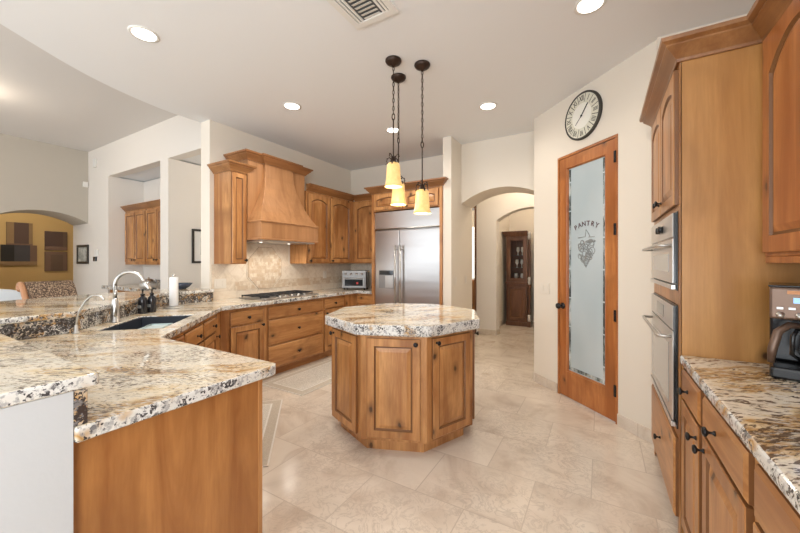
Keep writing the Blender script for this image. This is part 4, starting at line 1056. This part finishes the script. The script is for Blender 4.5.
# framed print in hallway
def picture(lab, loc, rz, w, h, fm, mount, art, f=.03):
    t = thing('framed_picture', lab, 'picture', loc, rz)
    mb = MB(); mb.box(0, w, -.025, 0, 0, f); mb.box(0, w, -.025, 0, h - f, h); mb.box(0, f, -.025, 0, f, h - f); mb.box(w - f, w, -.025, 0, f, h - f)
    mb.build('frame', fm, t, .002)
    box(f, w - f, -.012, -.001, f, h - f).build('mount', mount, t)
    g_ = f + .11 * min(1, w / .5); box(g_, w - g_, -.014, -.012, g_, h - g_).build('print', art, t)
    return t
picture('dark framed print on white mount on the hallway wall left of the hood wall', (-5.949, 3.17, 1.36), R(90), .55, .58, M['frame'], M['matte'], M['art'], .035)
picture('small black framed print beside the dining room arch', (-9.72, 2.809, 1.34), 0, .60, .40, M['frame'], M['art'], M['art'], .05)
# dining room canvases
def canvas(lab, y0, y1, z0, z1, cols):
    t = thing('wall_canvas', lab, 'picture', (-12.998, y0, z0), R(90), 'brown canvases on the ochre wall')
    W_, H_ = y1 - y0, z1 - z0
    box(0, W_, -.035, 0, 0, H_).build('stretcher', M['br6'], t, .003)
    mb = MB(); ms = []
    for k, (a, b_, c, d, m) in enumerate(cols):
        mb.cur = k; mb.box(a * W_, b_ * W_, -.037 - .0005 * k, -.035, c * H_, d * H_); ms.append(M[m])
    mb.build('painted_blocks', ms, t)
canvas('square brown canvas above the wide dark one on the ochre wall', 2.376, 2.84, 1.82, 2.40, [(0, .28, 0, 1, 'br5'), (.28, .85, 0, 1, 'br2'), (.85, 1, 0, 1, 'br5'), (0, 1, 0, .06, 'br1')])
canvas('wide canvas with black left block on the ochre wall, below the square', 2.28, 2.92, 1.29, 1.82, [(0, .36, .2, 1, 'br4'), (.36, .8, .2, 1, 'br3'), (.8, 1, .2, 1, 'br1'), (0, 1, 0, .2, 'br5')])
canvas('upper of the two right-hand brown canvases on the ochre wall', 3.07, 3.52, 1.70, 2.22, [(0, .8, .2, 1, 'br2'), (.8, 1, .2, 1, 'br6'), (0, 1, 0, .2, 'br1')])
canvas('lower of the two right-hand brown canvases on the ochre wall', 3.07, 3.52, 1.13, 1.66, [(0, .25, 0, 1, 'br1'), (.25, .8, 0, .85, 'br6'), (.25, 1, .85, 1, 'br1'), (.8, 1, 0, .85, 'br1')])
# wall devices
Ywf = 2.809
def px_dev(name, lab, x, z, w, h, m, cat):
    o = box(x - w / 2, x + w / 2, Ywf - .035, Ywf, z - h / 2, z + h / 2).build(name, m, bevel=.008); tag(o, lab, cat)
px_dev('motion_sensor', 'white motion sensor high on the wall left of the alcove', -8.78, 3.37, .10, .17, M['white'], 'sensor')
px_dev('security_keypad', 'white keypad on the wall between arch and alcove', -8.70, 1.56, .13, .14, M['white'], 'keypad')
px_dev('thermostat', 'small black thermostat below the white keypad', -8.76, 1.44, .10, .09, M['black'], 'thermostat')
o = box(-9.159, -9.12, 2.72, 2.80, 2.92, 3.03).build('alarm_box', M['white'], bevel=.008); tag(o, 'small white alarm box above the dining arch near the room corner', 'sensor')
# bar stool with rolled wicker back
t = thing('bar_stool', 'wicker-backed bar stool with honey wood scroll frame behind the bar', 'bar stool', (-4.66, 1.16, 0), R(4))
# faces +x: seat between x -.05..+.38, back at x~0 leaning away
hwid = .172
def sidepath(y): return [(.05, y, .62), (.04, y, .78), (.0, y, .92), (-.06, y, 1.03), (-.125, y, 1.125), (-.17, y, 1.165), (-.205, y, 1.155), (-.21, y, 1.125), (-.185, y, 1.11)]
for y in (-hwid, hwid): MB().tube([tuple(p) for p in smooth_curve(sidepath(y), 4)], .024, 10).build('scroll_side', M['chairwood'], t)
lo = []
for p in smooth_curve([(.06, .66), (.05, .79), (.01, .93), (-.05, 1.04), (-.115, 1.135), (-.17, 1.18)], 4): lo.append([(p.x + .02, -hwid + .02, p.y + .01), (p.x + .02, hwid + .028, p.y + .01), (p.x - .04, hwid + .028, p.y - .012), (p.x - .04, -hwid + .02, p.y - .012)])
MB().loops(lo).build('backrest', M['wicker'], t, .006)
box(.0, .44, -hwid, hwid, .64, .72).build('seat', M['linen'], t, .02)
box(.0, .44, -hwid, hwid, .60, .64).build('seat_frame', M['chairwood'], t, .005)
for x in (.03, .41):
    for y in (-hwid + .03, hwid - .03): MB().tube([(x, y, .60), (x, y, 0)], [.024, .016], 10).build('leg', M['chairwood'], t)
for y in (-hwid + .03, hwid - .03): MB().tube([(.03, y, .25), (.41, y, .25)], .012, 8).build('stretcher', M['chairwood'], t)
# white upholstered armchair beyond
t = thing('armchair', 'white upholstered chair back showing above the bar at far left', 'armchair', (-5.45, .86, 0), R(0))
lo = []
n = 14
for i in range(n + 1):
    a = PI * i / n; y = -.42 * math.cos(a); zt = .80 + .30 * math.sin(a) ** .6
    lo.append([(-.10, y, .12), (-.10, y, zt - .05), (-.05, y, zt), (.05, y, zt), (.10, y, zt - .05), (.10, y, .12)])
MB().loops(lo, smooth=True).build('backrest', M['linen'], t)
box(.10, .72, -.40, .40, .12, .46).build('seat', M['linen'], t, .05)
for x in (-.05, .68):
    for y in (-.36, .36): MB().tube([(x, y, .12), (x, y, 0)], .02, 8).build('leg', M['walnut'], t)
